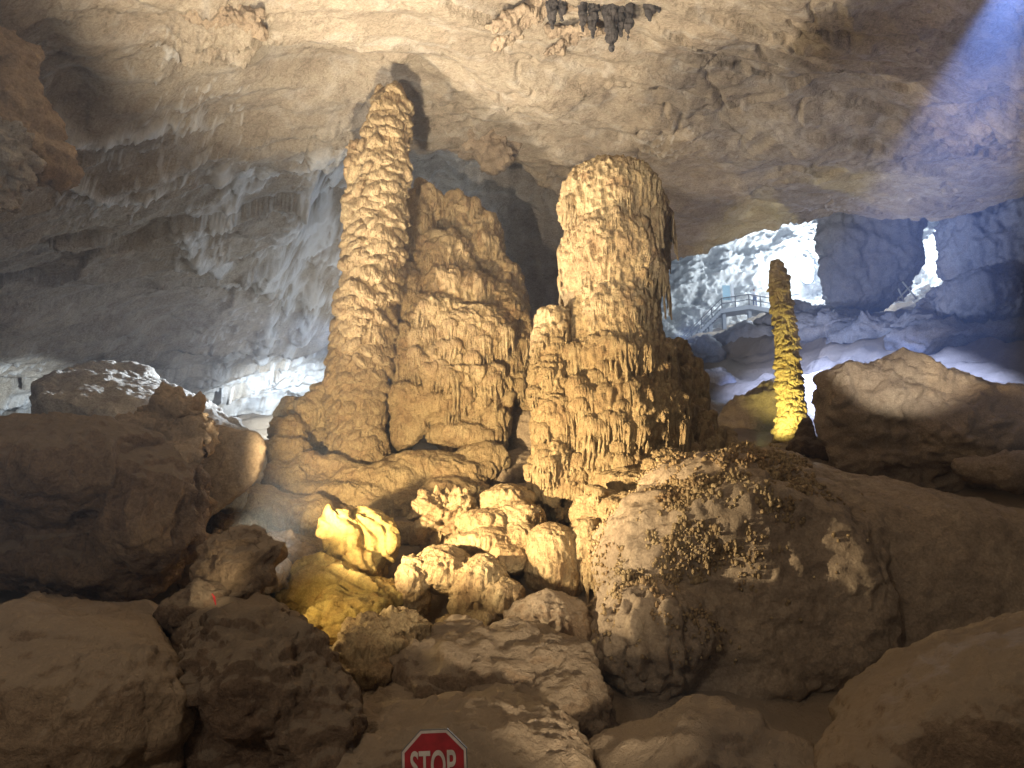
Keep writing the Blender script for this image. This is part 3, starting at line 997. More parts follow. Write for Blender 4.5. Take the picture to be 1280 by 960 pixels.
# curtain fringe on the mound formation
# thick overlapping scales that clothe the slender columns
def scale_mesh(k):
    rg = random.Random(300 + k)
    P = Prim()
    P.ball((0, 0.04, 0), (.5, .17, .30), None, .85)
    P.ball((rg.uniform(-.25, -.1), -.02, rg.uniform(-.12, 0)), (.27, .17, .24))
    P.ball((rg.uniform(.1, .25), -.02, rg.uniform(-.12, 0)), (.27, .17, .24))
    P.ball((rg.uniform(-.1, .1), -.03, rg.uniform(-.1, .1)), (.25, .18, .22))
    me = P.fuse('scale', 0.026, 3, 0)
    v, nn = get_v(me), get_n(me)
    v = v + nn * (0.05 * fbm(v * 3.2 + k * 7, 3, .6) + .030 * ridged(v * 5 + k, 3, .6) + .018 * noise(v * np.array([15, 15, 3])))[:, None]
    v[:, 1] += v[:, 2] * 0.30
    set_v(me, v)
    me.materials.append(M['flow'])
    return me


SCALES = [scale_mesh(k) for k in range(8)]


def clothe(target, parent, n, smin, smax, seed, zs, tight=.62):
    global HOODS
    keep, HOODS = HOODS, SCALES
    place_hoods(target, parent, n, smin, smax, lambda v, n_: (n_[:, 1] < .45), name='scale', seed=seed, zs=zs, sink=.06, sep=tight)
    HOODS = keep


clothe(tcol, tall, 250, .34, .62, 31, 1.0, .34)
clothe(thcol, thin, 150, .22, .36, 33, .85, .30)
zc0, zc1 = zr(385, 480, 16.5)
for ch in list(mound.children):
    if ch.name.startswith('curtain'):
        place_hoods(ch, mound, 80, .28, .6, lambda v, n: (n[:, 1] < .2) & (v[:, 2] > zc0) & (v[:, 2] < zc1), seed=12, zs=1.1, sink=.22)
    if ch.name.startswith('upper_hump'):
        place_hoods(ch, mound, 80, .26, .58, lambda v, n: (n[:, 1] < .2) & (n[:, 2] < .7), seed=14, zs=1.9, sink=.30)
    if ch.name.startswith('lower_ledge'):
        place_hoods(ch, mound, 14, .25, .45, lambda v, n: (n[:, 1] < .1), seed=13, sink=.25)

# drapery shoulder running down from the central stalagmite to the boulder
sh = props(empty('flowstone_shoulder', at(760, 720, 11)), 'golden drapery shoulder joining the massive stalagmite to the nodular boulder', 'flowstone')
P = Prim()
for b in [(800, 615, 12.0, 55, 24, .6, .3), (755, 645, 11.4, 38, 34, .5), (735, 680, 11.0, 22, 34, .4), (850, 590, 12.0, 50, 22, .6), (790, 650, 11.0, 45, 34, .6), (760, 690, 10.8, 25, 30, .4)]:
    blob(P, *b)
drips(P, [(720, 690, 10.7), (745, 700, 10.6), (765, 690, 10.6)], 8, .2, .45, .06, .06, .4, 29)
me = P.fuse('shoulder', 0.022, 4)
flowstone_disp(me, 0.07, 0.22, 0.25, 0.03, 0.08, 0.05, seed=53)
shm = link('shoulder', me, M['flow'], sh)
place_hoods(shm, sh, 22, .2, .42, lambda v, n: (n[:, 1] < .2) & (n[:, 2] > -.3), seed=15, sink=.2)

# ================================================================== NODULAR BOULDER AT THE RIGHT
bo = props(empty('boulder', at(900, 880, 9)), 'huge rounded boulder covered in knobbly cave popcorn, right of the massive stalagmite', 'boulder')
P = Prim()
for b in [(900, 640, 11.0, 110, 80, 1.4), (840, 700, 10.4, 100, 90, 1.1), (970, 660, 11.2, 110, 80, 1.3), (812, 800, 9.3, 76, 80, .8), (1050, 790, 9.9, 66, 84, .9), (1040, 700, 10.6, 80, 90, 1.0)]:
    blob(P, *b)
slab(P, [(724, 800, -.3), (742, 730), (790, 660, .6), (850, 575, 1.6), (930, 553, 2.0), (1010, 572, 2.0), (1070, 622, 1.7), (1108, 700, 1.0), (1112, 800, .5), (1075, 862), (1010, 900, -.2), (920, 885, -.4), (800, 908, -.5), (756, 870, -.5)], 9.7, 2.4, 0, .55)
me = P.fuse('body', 0.026, 14)
v = get_v(me)
rock_disp(me, 0.12, 1.3, 0.10, 0.0, 0.14, 0.014, seed=61, facet=0.019)
v, n = get_v(me), get_n(me)
# fluted lower left corner
m_ = near(775, 830, 8.6, 0.9, v[:, 0], v[:, 1]) * (1 - smooth(v[:, 2], -0.7, 0.0))
d = 0.12 * m_ * (1 - 2 * np.abs(noise(v * np.array([5, 5, .6]) + 0.3 * noise(v * 2)[:, None]))) + .03 * m_ * noise(v * np.array([18, 18, 4]))
d -= .05 * smooth(ridged(v * .8, 3, off=71), .55, .8)
set_v(me, v + n * d[:, None])
body = link('body', me, M['tan'], bo)
# popcorn
wv = get_v(body.data) + np.array(bo.location)
wn = get_n(body.data)
dx_ = wv @ np.array([0, 0, 0])
yd = wv[:, 1] * CP + wv[:, 2] * SP
ppx = 640 + F * wv[:, 0] / yd
ppy = 480 - F * (-wv[:, 1] * SP + wv[:, 2] * CP) / yd
dens = np.exp(-(((ppx - 870) / 95) ** 2 + ((ppy - 650) / 85) ** 2)) * 1.3 + .8 * np.exp(-(((ppx - 985) / 60) ** 2 + ((ppy - 590) / 55) ** 2)) + .6 * np.exp(-(((ppx - 820) / 60) ** 2 + ((ppy - 750) / 60) ** 2))
dens *= smooth(noise(wv * 1.6 + 3) + .9 * noise(wv * 4.1), -.15, .4)
dens[wn[:, 1] > .35] = 0
dens = np.clip(dens, 0, 1)
cand = np.where(RNG.random(len(wv)) < dens * .95)[0]
RNG.shuffle(cand)
cand = cand[:10500]
ico = bmesh.new()
bmesh.ops.create_icosphere(ico, subdivisions=1, radius=1)
iv = np.array([q.co[:] for q in ico.verts])
it = np.array([[x.index for x in fc_.verts] for fc_ in ico.faces])
ico.free()
VV, TT = [], []
for k, i in enumerate(cand):
    r = RNG.uniform(.011, .024) * (1.5 if RNG.random() < .15 else 1)
    sc3 = np.array([r * RNG.uniform(.8, 1.3), r * RNG.uniform(.8, 1.3), r * RNG.uniform(.9, 1.7)])
    bump_ = 1 + .22 * np.sin(iv @ RNG.normal(size=3) * 3 + RNG.uniform(0, 6))
    VV.append(iv * sc3 * bump_[:, None] + wv[i] + RNG.normal(size=3) * [.014, .004, .014] + wn[i] * r * .45)
    TT.append(it + k * len(iv))
me = mesh_from('cave_popcorn', np.concatenate(VV), tris=np.concatenate(TT))
o = link('cave_popcorn', me, M['flow'], bo)
o['kind'] = 'stuff'


# ================================================================== BOULDERS AND ROCKS, each one a thing
def rock(name, label, mat, build, voxel=0.03, it=4, disp=None, cat='boulder', group=None, flow=None, levels=1):
    P = Prim()
    build(P)
    me = P.fuse(name, voxel, it, levels)
    if disp is not None:
        rock_disp(me, **disp)
    if flow is not None:
        flowstone_disp(me, **flow)
    o = link(name, me, M[mat])
    return props(o, label, cat, group)


S = lambda *a, **k: (lambda P: slab(P, *a, **k))


def multi(*fs):
    def g(P):
        for f_ in fs:
            f_(P)
    return g


B = lambda *a, **k: (lambda P: blob(P, *a, **k))

rock('boulder', 'smooth mud-brown slope of rock at the right edge, behind the nodular boulder', 'tan',
     multi(S([(960, 562, 1.9), (1060, 586, 1.8), (1160, 609, 1.6), (1290, 640, 1.2), (1420, 670, .2), (1420, 830, -1), (1250, 800, -.8), (1130, 850, -.8), (1070, 800, -.4), (1000, 700)], 10.3, 3.0, 0, .35)),
     .034, 16, dict(amp=.10, size=1.6, plates=.06, flute=.012, fl_size=.2, fine=.010, facet=.03, seed=5))
rock('boulder', 'rounded brown rock at the right edge, low beside the smooth slope', 'mud',
     multi(B(1275, 700, 10.6, 52, 66, .7)), .035, 6, dict(amp=.10, size=.8, plates=.06, facet=0.041, fine=.01, seed=15))
rock('rock_slab', 'long sloping ledge with pale weathered ridges in the bottom right corner', 'mud',
     multi(S([(1025, 960), (1100, 852, .8), (1200, 806, 1.2), (1300, 780, 1.5), (1420, 770), (1420, 1100), (1020, 1100)], 5.6, 2.5, 0, .5), B(1230, 880, 5.5, 150, 70, .6, -.45)),
     .022, 8, dict(amp=.05, size=1.1, plates=.03, fine=.012, seed=25, strata=((.5, -.3, 1), .22, .028), crack=.02), cat='rock ledge')
rock('boulder', 'low brown boulder at the bottom edge, under the nodular boulder', 'mud',
     multi(B(870, 950, 7.0, 115, 62, .8), B(800, 965, 6.8, 60, 50, .6), B(960, 985, 6.8, 70, 60, .6)), .03, 6, dict(amp=.09, size=.8, plates=.08, facet=0.055, fine=.012, seed=35))

rock('boulder', 'massive dark brown boulder with vertical grooves overhanging at the left edge', 'brown',
     multi(S([(-60, 560), (0, 535), (60, 528, .2), (150, 530), (215, 560), (250, 600), (262, 640), (240, 690), (200, 740), (140, 765), (60, 745), (-60, 720)], 8.6, 2.6, 0, .45),
           B(70, 590, 8.3, 150, 70, .9), B(200, 640, 8.4, 56, 84, .7)),
     .026, 5, dict(amp=.08, size=1.0, plates=.06, facet=.05, flute=.10, fl_size=.24, fine=.014, seed=45))
rock('rock', 'craggy golden knob on top of the dark boulder at the left', 'tan',
     multi(B(222, 522, 9.2, 38, 26, .4), B(190, 545, 9.0, 40, 26, .4), B(240, 548, 9.0, 24, 20, .3), B(205, 575, 8.6, 44, 24, .4)),
     .02, 2, dict(amp=.14, size=.35, plates=.10, facet=0.068, fine=.022, seed=55, strata=((.3, 0, 1), .12, .05)), cat='rock')
def sloped_top(P):
    back = [(48, 482, 14.6), (64, 464, 15.2), (130, 452, 15.6), (172, 458, 15.6), (240, 488, 15.6), (300, 528, 15.4), (326, 560, 14.8)]
    lip = [(46, 492, 12.6), (110, 506, 12.4), (200, 524, 12.3), (290, 560, 12.5), (312, 585, 12.8)]
    foot = [(44, 660, 12.8), (180, 660, 12.4), (300, 660, 12.8)]
    pts = [at(*q) for q in back + lip + foot]
    pts += [at(*q) + [0, 1.2, -.9] for q in back] + [at(60, 640, 16), at(300, 640, 16)]
    P.hull(pts)


rock('boulder', 'pale weathered boulder top behind the dark boulder, against the low roof', 'palecap', sloped_top,
     .028, 2, dict(amp=.07, size=.9, plates=.08, facet=.06, fine=.014, seed=65, strata=((.4, 0, 1), .3, .04)))
rock('boulder', 'flat-faced tan rock wedged between the dark boulder and the terraces', 'tan',
     multi(S([(236, 545), (270, 528), (318, 538), (334, 556), (324, 594), (290, 616), (262, 650), (222, 650), (222, 580)], 11.3, 1.6, 0, .03)),
     .024, 3, dict(amp=.03, size=.7, plates=.02, facet=0.014, fine=.005, seed=75))
rock('boulder', 'big mud-brown boulder with a pale flat top in the bottom left corner', 'mud',
     multi(S([(-80, 800), (0, 770), (30, 752, .3), (110, 757, .5), (200, 785, .3), (225, 850), (230, 1020), (-80, 1020)], 6.0, 2.0, 0, .25), B(80, 890, 5.9, 150, 90, .6)),
     .022, 3, dict(amp=.06, size=.8, plates=.06, facet=0.041, fine=.010, seed=85))
rock('boulder', 'dark brown boulder in the foreground between the corner boulder and the lit hollow', 'brown',
     multi(S([(198, 850), (215, 800), (270, 770), (335, 762), (378, 790), (412, 820, .2), (445, 880), (440, 1000), (250, 1020), (205, 900)], 6.4, 1.2, 0, .35), B(330, 850, 6.4, 95, 70, .7), B(400, 920, 6.3, 60, 70, .5)),
     .022, 4, dict(amp=.10, size=.6, plates=.09, facet=0.061, fine=.016, seed=95, pits=.02))
rock('rock', 'small rounded rock with a red paint mark, above the foreground boulders', 'brown',
     multi(B(246, 768, 7.6, 42, 34, .4), B(262, 755, 7.6, 30, 28, .35)), .016, 3, dict(amp=.06, size=.4, plates=.04, facet=0.027, fine=.012, seed=105, pits=.03), cat='rock')
_r = [o for o in C.objects if 'red paint mark' in str(o.get('label', ''))][0]
_v = get_v(_r.data) + np.array(_r.location)
_yd = _v[:, 1] * CP + _v[:, 2] * SP
_px, _py = 640 + F * _v[:, 0] / _yd, 480 - F * (-_v[:, 1] * SP + _v[:, 2] * CP) / _yd
P = Prim()
_pts = []
for q in ((265, 741), (267, 746), (268, 752), (270, 757)):
    d_ = (_px - q[0]) ** 2 + (_py - q[1]) ** 2 + np.where(_v[:, 1] > 7.62, 1e4, 0) + (_v[:, 1] - 7.2) * 3
    _pts.append(_v[np.argmin(d_)] - [0, .004, 0])
P.tube(_pts, [.006, .011, .009, .005], 8)
_m = P.raw('paint_mark')
_m.materials.append(plain('red_paint', (0.5, 0.02, 0.03), .5))
link('paint_mark', _m, None, _r)
rock('rock_slab', 'broad mud-covered slab in the foreground behind the stop sign', 'mud',
     multi(S([(400, 905), (470, 878, .5), (560, 868, .7), (640, 872, .5), (700, 890), (742, 940), (760, 1040), (400, 1040)], 6.6, 1.4, 0, .3), B(560, 960, 6.3, 180, 62, .6)),
     .022, 5, dict(amp=.07, size=.6, plates=.07, facet=0.048, fine=.012, seed=115, pits=.015), cat='rock ledge')
rock('rock_slab', 'sloping brown rock bank between the crusty block and the fluted boulder foot', 'mud',
     multi(B(600, 860, 8.4, 130, 66, .9), B(660, 830, 8.6, 80, 50, .8), B(570, 820, 8.8, 66, 40, .7), B(700, 900, 8.0, 66, 70, .7)),
     .026, 6, dict(amp=.08, size=.6, plates=.07, facet=0.048, fine=.012, seed=125), cat='rock ledge')

# rocks lying in the lit hollow
rock('rock', 'angular bright yellow block with deep slanting clefts, top of the lit hollow', 'yellow',
     multi(S([(402, 664), (410, 642), (432, 640), (448, 665), (452, 700), (432, 712), (410, 695)], 10.8, .7, 0, .12), S([(430, 650), (452, 637), (478, 640), (497, 668), (494, 698), (470, 724), (445, 720)], 11.1, .8, 0, .2), B(448, 705, 10.85, 22, 18, .3)),
     .014, 2, dict(amp=.05, size=.5, plates=.03, facet=.05, fine=.010, seed=135, strata=((1, .2, .75), .22, .10), crack=.05), cat='rock')
rock('rock', 'layered yellow rock fanning out below the angular yellow block', 'yellow',
     multi(S([(350, 742), (378, 712), (420, 708), (470, 730), (505, 742), (495, 762), (450, 778), (400, 772)], 10.1, .9, 0, .2), S([(378, 770), (420, 742), (480, 752), (480, 790), (440, 812), (405, 806)], 9.6, .8, 0, .2)),
     .016, 1, dict(amp=.05, size=.6, plates=.04, facet=.05, fine=.010, seed=145, strata=((.28, .5, 1), .15, .09), crack=.05), cat='rock')
rock('rock', 'greenish yellow rock at the left end of the layered rock', 'yellow',
     multi(S([(362, 715), (385, 695), (420, 700), (428, 725), (405, 745), (375, 740)], 10.2, .5, 0, .12)),
     .013, 1, dict(amp=.05, size=.35, plates=.03, facet=.04, fine=.01, seed=155, strata=((.8, .2, 1), .16, .05)), cat='rock')
rock('rock', 'crusty block with a lit rough face and drip-like foot, in front of the layered rock', 'flow',
     multi(B(458, 812, 8.3, 36, 44, .42, .3), B(492, 798, 8.6, 44, 36, .5), B(470, 842, 8.2, 36, 32, .4), B(438, 846, 8.1, 24, 28, .3)),
     .015, 3, dict(amp=.08, size=.35, plates=.05, facet=0.034, flute=.03, fl_size=.09, fine=.02, seed=165, pits=.03), cat='rock')
rock('rock', 'hooded flowstone arch over the dark cavity in the lit hollow', 'flow',
     multi(B(560, 715, 10.6, 40, 28, .5, .35), B(600, 728, 10.4, 36, 34, .45), B(627, 748, 10.2, 24, 28, .35), B(515, 735, 10.4, 18, 42, .35), B(595, 755, 10.3, 28, 20, .3)),
     .016, 3, None, 'rock', None, dict(scal=.05, period=.2, lobes=.2, flute=.025, fl_size=.08, amp=.06, seed=72))
rock('rock', 'broken chunk with bright edges and a dark hollow, above the flowstone arch', 'flow',
     multi(S([(517, 640), (530, 618), (560, 622), (590, 618), (602, 645), (590, 672), (550, 682), (520, 670)], 12.0, .6, 0, .2)),
     .016, 1, dict(amp=.12, size=.25, plates=.14, facet=0.095, fine=.014, seed=175), cat='rock')
rock('rock', 'row of melted flowstone lumps stepping down behind the arch', 'flow',
     multi(B(632, 625, 12.2, 34, 18, .5), B(650, 650, 11.8, 30, 24, .45), B(610, 655, 11.8, 40, 20, .5), B(650, 680, 11.4, 22, 26, .35), B(605, 680, 11.4, 50, 18, .45), B(640, 700, 11.0, 24, 20, .3)),
     .018, 3, None, 'rock', None, dict(scal=.07, period=.22, lobes=.22, flute=.02, fl_size=.08, amp=.06, seed=74))
rock('rock', 'smooth hooded dome standing between the lumps and the drapery shoulder', 'flow',
     multi(B(692, 690, 10.9, 34, 38, .42), B(686, 715, 10.8, 30, 32, .4), B(708, 725, 10.8, 20, 26, .3)),
     .015, 4, None, 'rock', None, dict(scal=.02, period=.25, lobes=.3, flute=.018, fl_size=.07, amp=.03, seed=76))
rock('boulder', 'round brown boulder low in the hollow, left of the fluted boulder foot', 'mud',
     multi(B(690, 785, 9.8, 52, 44, .6), B(660, 775, 9.9, 30, 28, .4)), .018, 5, dict(amp=.05, size=.5, plates=.03, facet=0.020, flute=.02, fl_size=.12, fine=.008, seed=185))
rock('rock', 'small speckled flowstone knob below the arch', 'flow',
     multi(B(602, 776, 9.9, 24, 12, .25), B(570, 778, 9.9, 30, 9, .25)), .014, 2, dict(amp=.04, size=.2, plates=.03, facet=0.020, fine=.01, seed=195, pits=.03), cat='rock')
rock('rock_slab', 'shaded muddy slope of loose rock left of the lit hollow', 'tan',
     multi(S([(250, 680), (300, 665, .5), (380, 680, .4), (400, 700), (345, 735), (290, 760), (255, 740)], 10.8, 1.6, 0, .25), B(300, 720, 10.0, 60, 28, .6)),
     .02, 3, dict(amp=.10, size=.5, plates=.08, facet=0.055, fine=.018, seed=205), cat='rock ledge')

rock('rock', 'rough brown rock added to hide the floodlight glow, left of the layered yellow rock', 'mud',  # added rock screening the lamps and their glow from view
     multi(S([(240, 712), (258, 676), (292, 656), (330, 660), (352, 690), (345, 730), (300, 765), (250, 760)], 7.75, .3, 0, .18)),
     .016, 2, dict(amp=.07, size=.45, plates=.06, facet=.05, fine=.014, seed=375), cat='rock')

# beyond
rock('boulder', 'great grey boulder with a lit craggy top, right of the thin stalagmite', 'tan',
     multi(S([(1022, 470), (1050, 456), (1100, 458), (1190, 462), (1240, 480), (1330, 500), (1350, 620), (1080, 610), (1040, 570), (1020, 510)], 17.5, 3.5, 0, .6), B(1120, 500, 17.6, 90, 48, 1.0), B(1230, 540, 17.3, 110, 60, 1.2)),
     .045, 4, dict(amp=.16, size=1.5, plates=.16, facet=0.109, fine=.02, seed=215, strata=((.4, 0, 1), .6, .07)))
rock('rock', 'rounded grey rock at the right edge, in front of the great grey boulder', 'tan',
     multi(B(1225, 583, 15.6, 34, 20, .5), B(1265, 590, 15.4, 40, 26, .5)), .04, 4, dict(amp=.1, size=.8, plates=.06, facet=0.041, fine=.012, seed=225), cat='rock')
rock('boulder', 'sloping tan boulder lying behind the thin stalagmite', 'tan',
     multi(S([(890, 540), (905, 505), (960, 475, .5), (1030, 462, .8), (1058, 480), (1050, 560), (1000, 590), (900, 570)], 24.5, 3.0, 0, .4)),
     .05, 4, dict(amp=.14, size=1.5, plates=.14, facet=0.095, fine=.02, seed=235))
rock('rock', 'small pointed dark rock hiding the lamp at the foot of the thin stalagmite', 'brown',
     multi(B(1010, 560, 20.4, 26, 16, .5), B(1009, 540, 20.4, 11, 18, .3), B(1030, 568, 20.3, 20, 14, .4)), .03, 3, dict(amp=.08, size=.5, plates=.05, facet=0.034, fine=.014, seed=245), cat='rock')
rock('boulder', 'dark square-edged block below the walkway', 'grey',
     multi(S([(868, 466), (900, 456, .5), (908, 458), (925, 478), (920, 500), (875, 500)], 36, 3, 0, .3)), .08, 1, dict(amp=.12, size=1.5, plates=.12, facet=0.082, fine=.02, seed=255))
rock('boulder', 'bluish rock hump under the walkway platform', 'grey',
     multi(B(905, 440, 52, 44, 22, 3.0), B(935, 428, 56, 40, 14, 2.5), B(870, 452, 46, 26, 20, 2.0), B(950, 445, 50, 30, 26, 2.5)), .15, 3, dict(amp=.5, size=3, plates=.5, facet=0.341, fine=.06, seed=265))
rock('boulder', 'long bluish ridge of rock right of the walkway, behind the thin stalagmite', 'grey',
     multi(B(1040, 420, 44, 62, 30, 3), B(1000, 405, 50, 50, 18, 3), B(1110, 425, 40, 70, 26, 3), B(1190, 430, 36, 80, 24, 3)), .13, 4, dict(amp=.4, size=3, plates=.5, facet=0.341, flute=.06, fl_size=.5, fine=.05, seed=275))
rock('stalagmite', 'stubby dark stalagmite silhouetted on the ridge before the far bright gap', 'grey',
     multi(B(1168, 372, 42, 9, 16, .5), B(1166, 392, 42, 22, 22, 1.0)), .06, 3, dict(amp=.12, size=.8, plates=.1, facet=0.068, fine=.03, seed=285), cat='stalagmite')
rock('rock_pillar', 'broad bluish curtain of rock hanging between the two bright gaps', 'grey',
     multi(S([(1018, 200), (1160, 200), (1152, 280), (1142, 330), (1118, 366), (1060, 392), (1034, 388), (1026, 330), (1028, 290)], 51, 3, 0, .8)), .14, 3,
     dict(amp=.4, size=3, plates=.3, facet=0.205, flute=.28, fl_size=.9, fine=.06, seed=295), cat='rock pillar')
rock('rock_pillar', 'wide purple-grey column of fluted curtains at the right edge', 'grey',
     multi(B(1245, 310, 38, 62, 95, 2.4), B(1222, 290, 38, 30, 80, 1.6), B(1290, 320, 37, 60, 110, 2.5), B(1235, 375, 37, 55, 40, 2.2)), .09, 3,
     dict(amp=.3, size=2, plates=.2, facet=0.136, flute=.22, fl_size=.55, fine=.04, seed=305), cat='rock pillar')
rock('rock', 'lit fluted rock fang at the foot of the hanging curtain', 'pale',
     multi(B(1093, 358, 56, 9, 16, 1.0), B(1106, 360, 56, 9, 14, 1.0), B(1085, 352, 56, 6, 14, .8)), .1, 2, dict(amp=.3, size=1, flute=.2, fl_size=.5, fine=.05, seed=315), cat='rock')

# unseen knob-headed stone, added to block lamp light and shadow the roof
rock('stalagmite', 'added knob-headed brown stone out of view, blocking a floodlight to shadow the roof', 'brown',
     lambda P: (P.ball((-2.0, .62, -.25), (.31, .12, .125), -.2), P.tube([(-2.01, .62, -.3), (-2.01, .62, -1.2), (-2.01, .62, -2.6)], [.045, .06, .2], 12)), .02, 3,
     dict(amp=.03, size=.4, plates=.0, fine=.008, seed=1, crack=0), cat='stalagmite')

# hanging things
rock('hanging_flowstone', 'brown fluted pendant of rock hanging from the roof lip between the two stalagmites', 'tan',
     multi(B(600, 165, 19.3, 34, 36, .8, -.3), B(622, 190, 19.3, 18, 24, .5), B(570, 160, 19.2, 26, 26, .7), B(645, 150, 19.3, 24, 34, .6)),
     .035, 3, dict(amp=.14, size=.6, plates=.14, facet=0.095, flute=.07, fl_size=.2, fine=.02, seed=325), cat='flowstone')
rock('rock_crust', 'rough eroded crust patch with holes on the roof, left of the tallest stalagmite', 'tan',
     multi(B(262, 16, 13.0, 40, 18, .30, .2), B(300, 26, 13.2, 34, 16, .28, -.2), B(270, 36, 13.4, 34, 14, .28), B(245, 10, 12.8, 22, 16, .28), B(318, 36, 13.4, 16, 10, .2)),
     .017, 2, dict(amp=.10, size=.35, plates=.07, facet=.06, fine=.02, seed=365, pits=.10, crack=.10), cat='rock')
rock('hanging_rock', 'long brown tongue of rock hanging from the roof at the left edge', 'tan',
     multi(B(20, 150, 11.0, 40, 80, .7, -.35), B(58, 205, 11.0, 26, 34, .5, -.4), B(5, 90, 11.0, 30, 60, .6)), .026, 3, dict(amp=.12, size=.6, plates=.12, facet=0.082, fine=.016, seed=335), cat='rock')
rock('hanging_rock', 'ragged pale grey drapery hanging at the far left edge, in front of the brown tongue', 'palecap',
     multi(B(8, 190, 9.6, 26, 50, .4, -.3), B(-10, 225, 9.6, 22, 40, .4)), .02, 2, dict(amp=.12, size=.3, plates=.1, facet=0.068, flute=.04, fl_size=.1, fine=.02, seed=345), cat='rock')
rock('roof_ledge', 'brown rocky ledge on the roof from which the stalactites hang', 'tan',
     multi(B(648, 24, 14.5, 44, 7, .3, -.3), B(700, 2, 14.3, 44, 7, .3), B(760, -6, 14.1, 70, 8, .4), B(722, 38, 15.0, 40, 4, .2, .05), B(640, 44, 15.1, 30, 4, .2, -.6), B(705, 56, 15.4, 34, 3.5, .2, -.5)),
     .018, 1, dict(amp=.10, size=.3, plates=.06, fine=.02, facet=.03, seed=355), cat='rock ledge')
SG = 'dark stalactites hanging from the roof ledge'
STAL = [(690, -4, 40, 7, 'broad flat dark stalactite at the left end, before the bright roof window'), (703, -4, 30, 6, 'short dark stalactite beside the broad left one'),
        (727, 0, 46, 5, 'slender stalactite left of the longest one'), (742, 2, 52, 6, 'brown stalactite just left of the longest dark one'), (763, 6, 68, 9, 'longest dark blade-like stalactite of the cluster'),
        (775, 0, 50, 6, 'dark stalactite just right of the longest one'), (786, 4, 55, 5, 'narrow pointed stalactite second from the right group'), (811, -6, 32, 8, 'dark wedge-shaped stalactite near the right end'),
        (824, -8, 20, 7, 'rightmost dark stalactite of the roof cluster')]
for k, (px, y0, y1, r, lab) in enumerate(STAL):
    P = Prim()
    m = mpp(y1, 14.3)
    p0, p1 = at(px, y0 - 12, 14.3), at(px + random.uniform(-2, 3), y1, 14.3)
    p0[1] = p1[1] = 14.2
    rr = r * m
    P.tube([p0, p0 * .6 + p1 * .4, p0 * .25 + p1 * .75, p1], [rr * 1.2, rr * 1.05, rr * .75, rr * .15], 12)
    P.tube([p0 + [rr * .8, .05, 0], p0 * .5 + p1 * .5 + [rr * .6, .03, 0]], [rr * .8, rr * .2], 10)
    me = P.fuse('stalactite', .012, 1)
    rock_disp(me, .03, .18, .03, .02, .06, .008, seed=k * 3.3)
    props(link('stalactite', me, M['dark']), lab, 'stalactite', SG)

# ================================================================== WALKWAY IN THE FAR CHAMBER
steel = plain('painted_walkway_steel', (0.10, 0.085, 0.075), .6, .1)
deckm = plain('pale_concrete_deck', (0.30, 0.30, 0.31), .8)
WY = 70.0
walk = props(empty('walkway', at(905, 425, WY)), 'raised concrete walkway with stairs and a dark railing in the far lit chamber', 'walkway')


def pbox(P, a, b, w_, h_):
    """beam between two points"""
    a, b = Vector(a.tolist()), Vector(b.tolist())
    d = (b - a)
    L = d.length
    q = d.to_track_quat('X', 'Z')
    v = []
    for x in (0, L):
        for y in (-w_ / 2, w_ / 2):
            for z in (-h_ / 2, h_ / 2):
                v.append(list(a + q @ Vector((x, y, z))))
    P.add(v, [(0, 1, 3, 2), (4, 6, 7, 5), (0, 4, 5, 1), (2, 3, 7, 6), (0, 2, 6, 4), (1, 5, 7, 3)])


def part(name, P, mat, parent):
    me = P.raw(name)
    return link(name, me, mat, parent)


path = [at(852, 437, WY), at(878, 411, WY), at(903, 386, WY), at(937, 381, WY), at(966, 386, WY), at(1000, 381, WY)]
for i in range(len(path) - 1):
    if i < 2:
        P = Prim()
        n = 9
        for k in range(n):
            t0, t1 = k / n, (k + 1) / n
            a, b = path[i] * (1 - t0) + path[i + 1] * t0, path[i] * (1 - t1) + path[i + 1] * t1
            P.box(((a[0] + b[0]) / 2, WY + .9, b[2] - .22), (abs(b[0] - a[0]) * 1.05, 1.8, .45))
        part('stair_flight', P, deckm, walk)
    else:
        P = Prim()
        pbox(P, path[i] + [0, .9, -.2], path[i + 1] + [0, .9, -.2], 1.8, .4)
        part('deck', P, deckm, walk)
def rails(off, parent):
    for i in range(len(path) - 1):
        n = max(2, int(np.linalg.norm(path[i + 1] - path[i]) / 1.0))
        if i in (2,):
            n = 2
        for k in range(n):
            t = k / n
            a = path[i] * (1 - t) + path[i + 1] * t + [0, off, 0]
            P = Prim()
            P.tube([a, a + [0, 0, 1.1]], [.065, .065], 8)
            part('post', P, steel, parent)
        for h in (.55, 1.08):
            P = Prim()
            pbox(P, path[i] + [0, off, h], path[i + 1] + [0, off, h], .07, .09)
            part('rail', P, steel, parent)


rails(.1, walk)
for px, py0, py1 in ((905, 388, 409), (937, 384, 404), (888, 402, 414)):
    P = Prim()
    a, b = at(px, py0, WY + .8), at(px, py1 + 6, WY + .8)
    P.box(((a[0] + b[0]) / 2, WY + .8, (a[2] + b[2]) / 2), (.32, .4, abs(a[2] - b[2])))
    part('pillar', P, deckm, walk)
board = props(empty('information_board', at(911, 384, WY + 1.3)), 'pale blue information board with a white post on the far walkway platform', 'sign')
P = Prim()
a = at(908, 366, WY + 1.5)
P.box(a, (.75, .08, 1.5))
part('panel', P, plain('pale_blue_board', (0.45, 0.68, 0.78), .5), board)
P = Prim()
a = at(915.5, 367, WY + 1.5)
P.box(a, (.26, .16, 2.0))
part('post', P, plain('white_post', (0.8, 0.8, 0.8), .5), board)

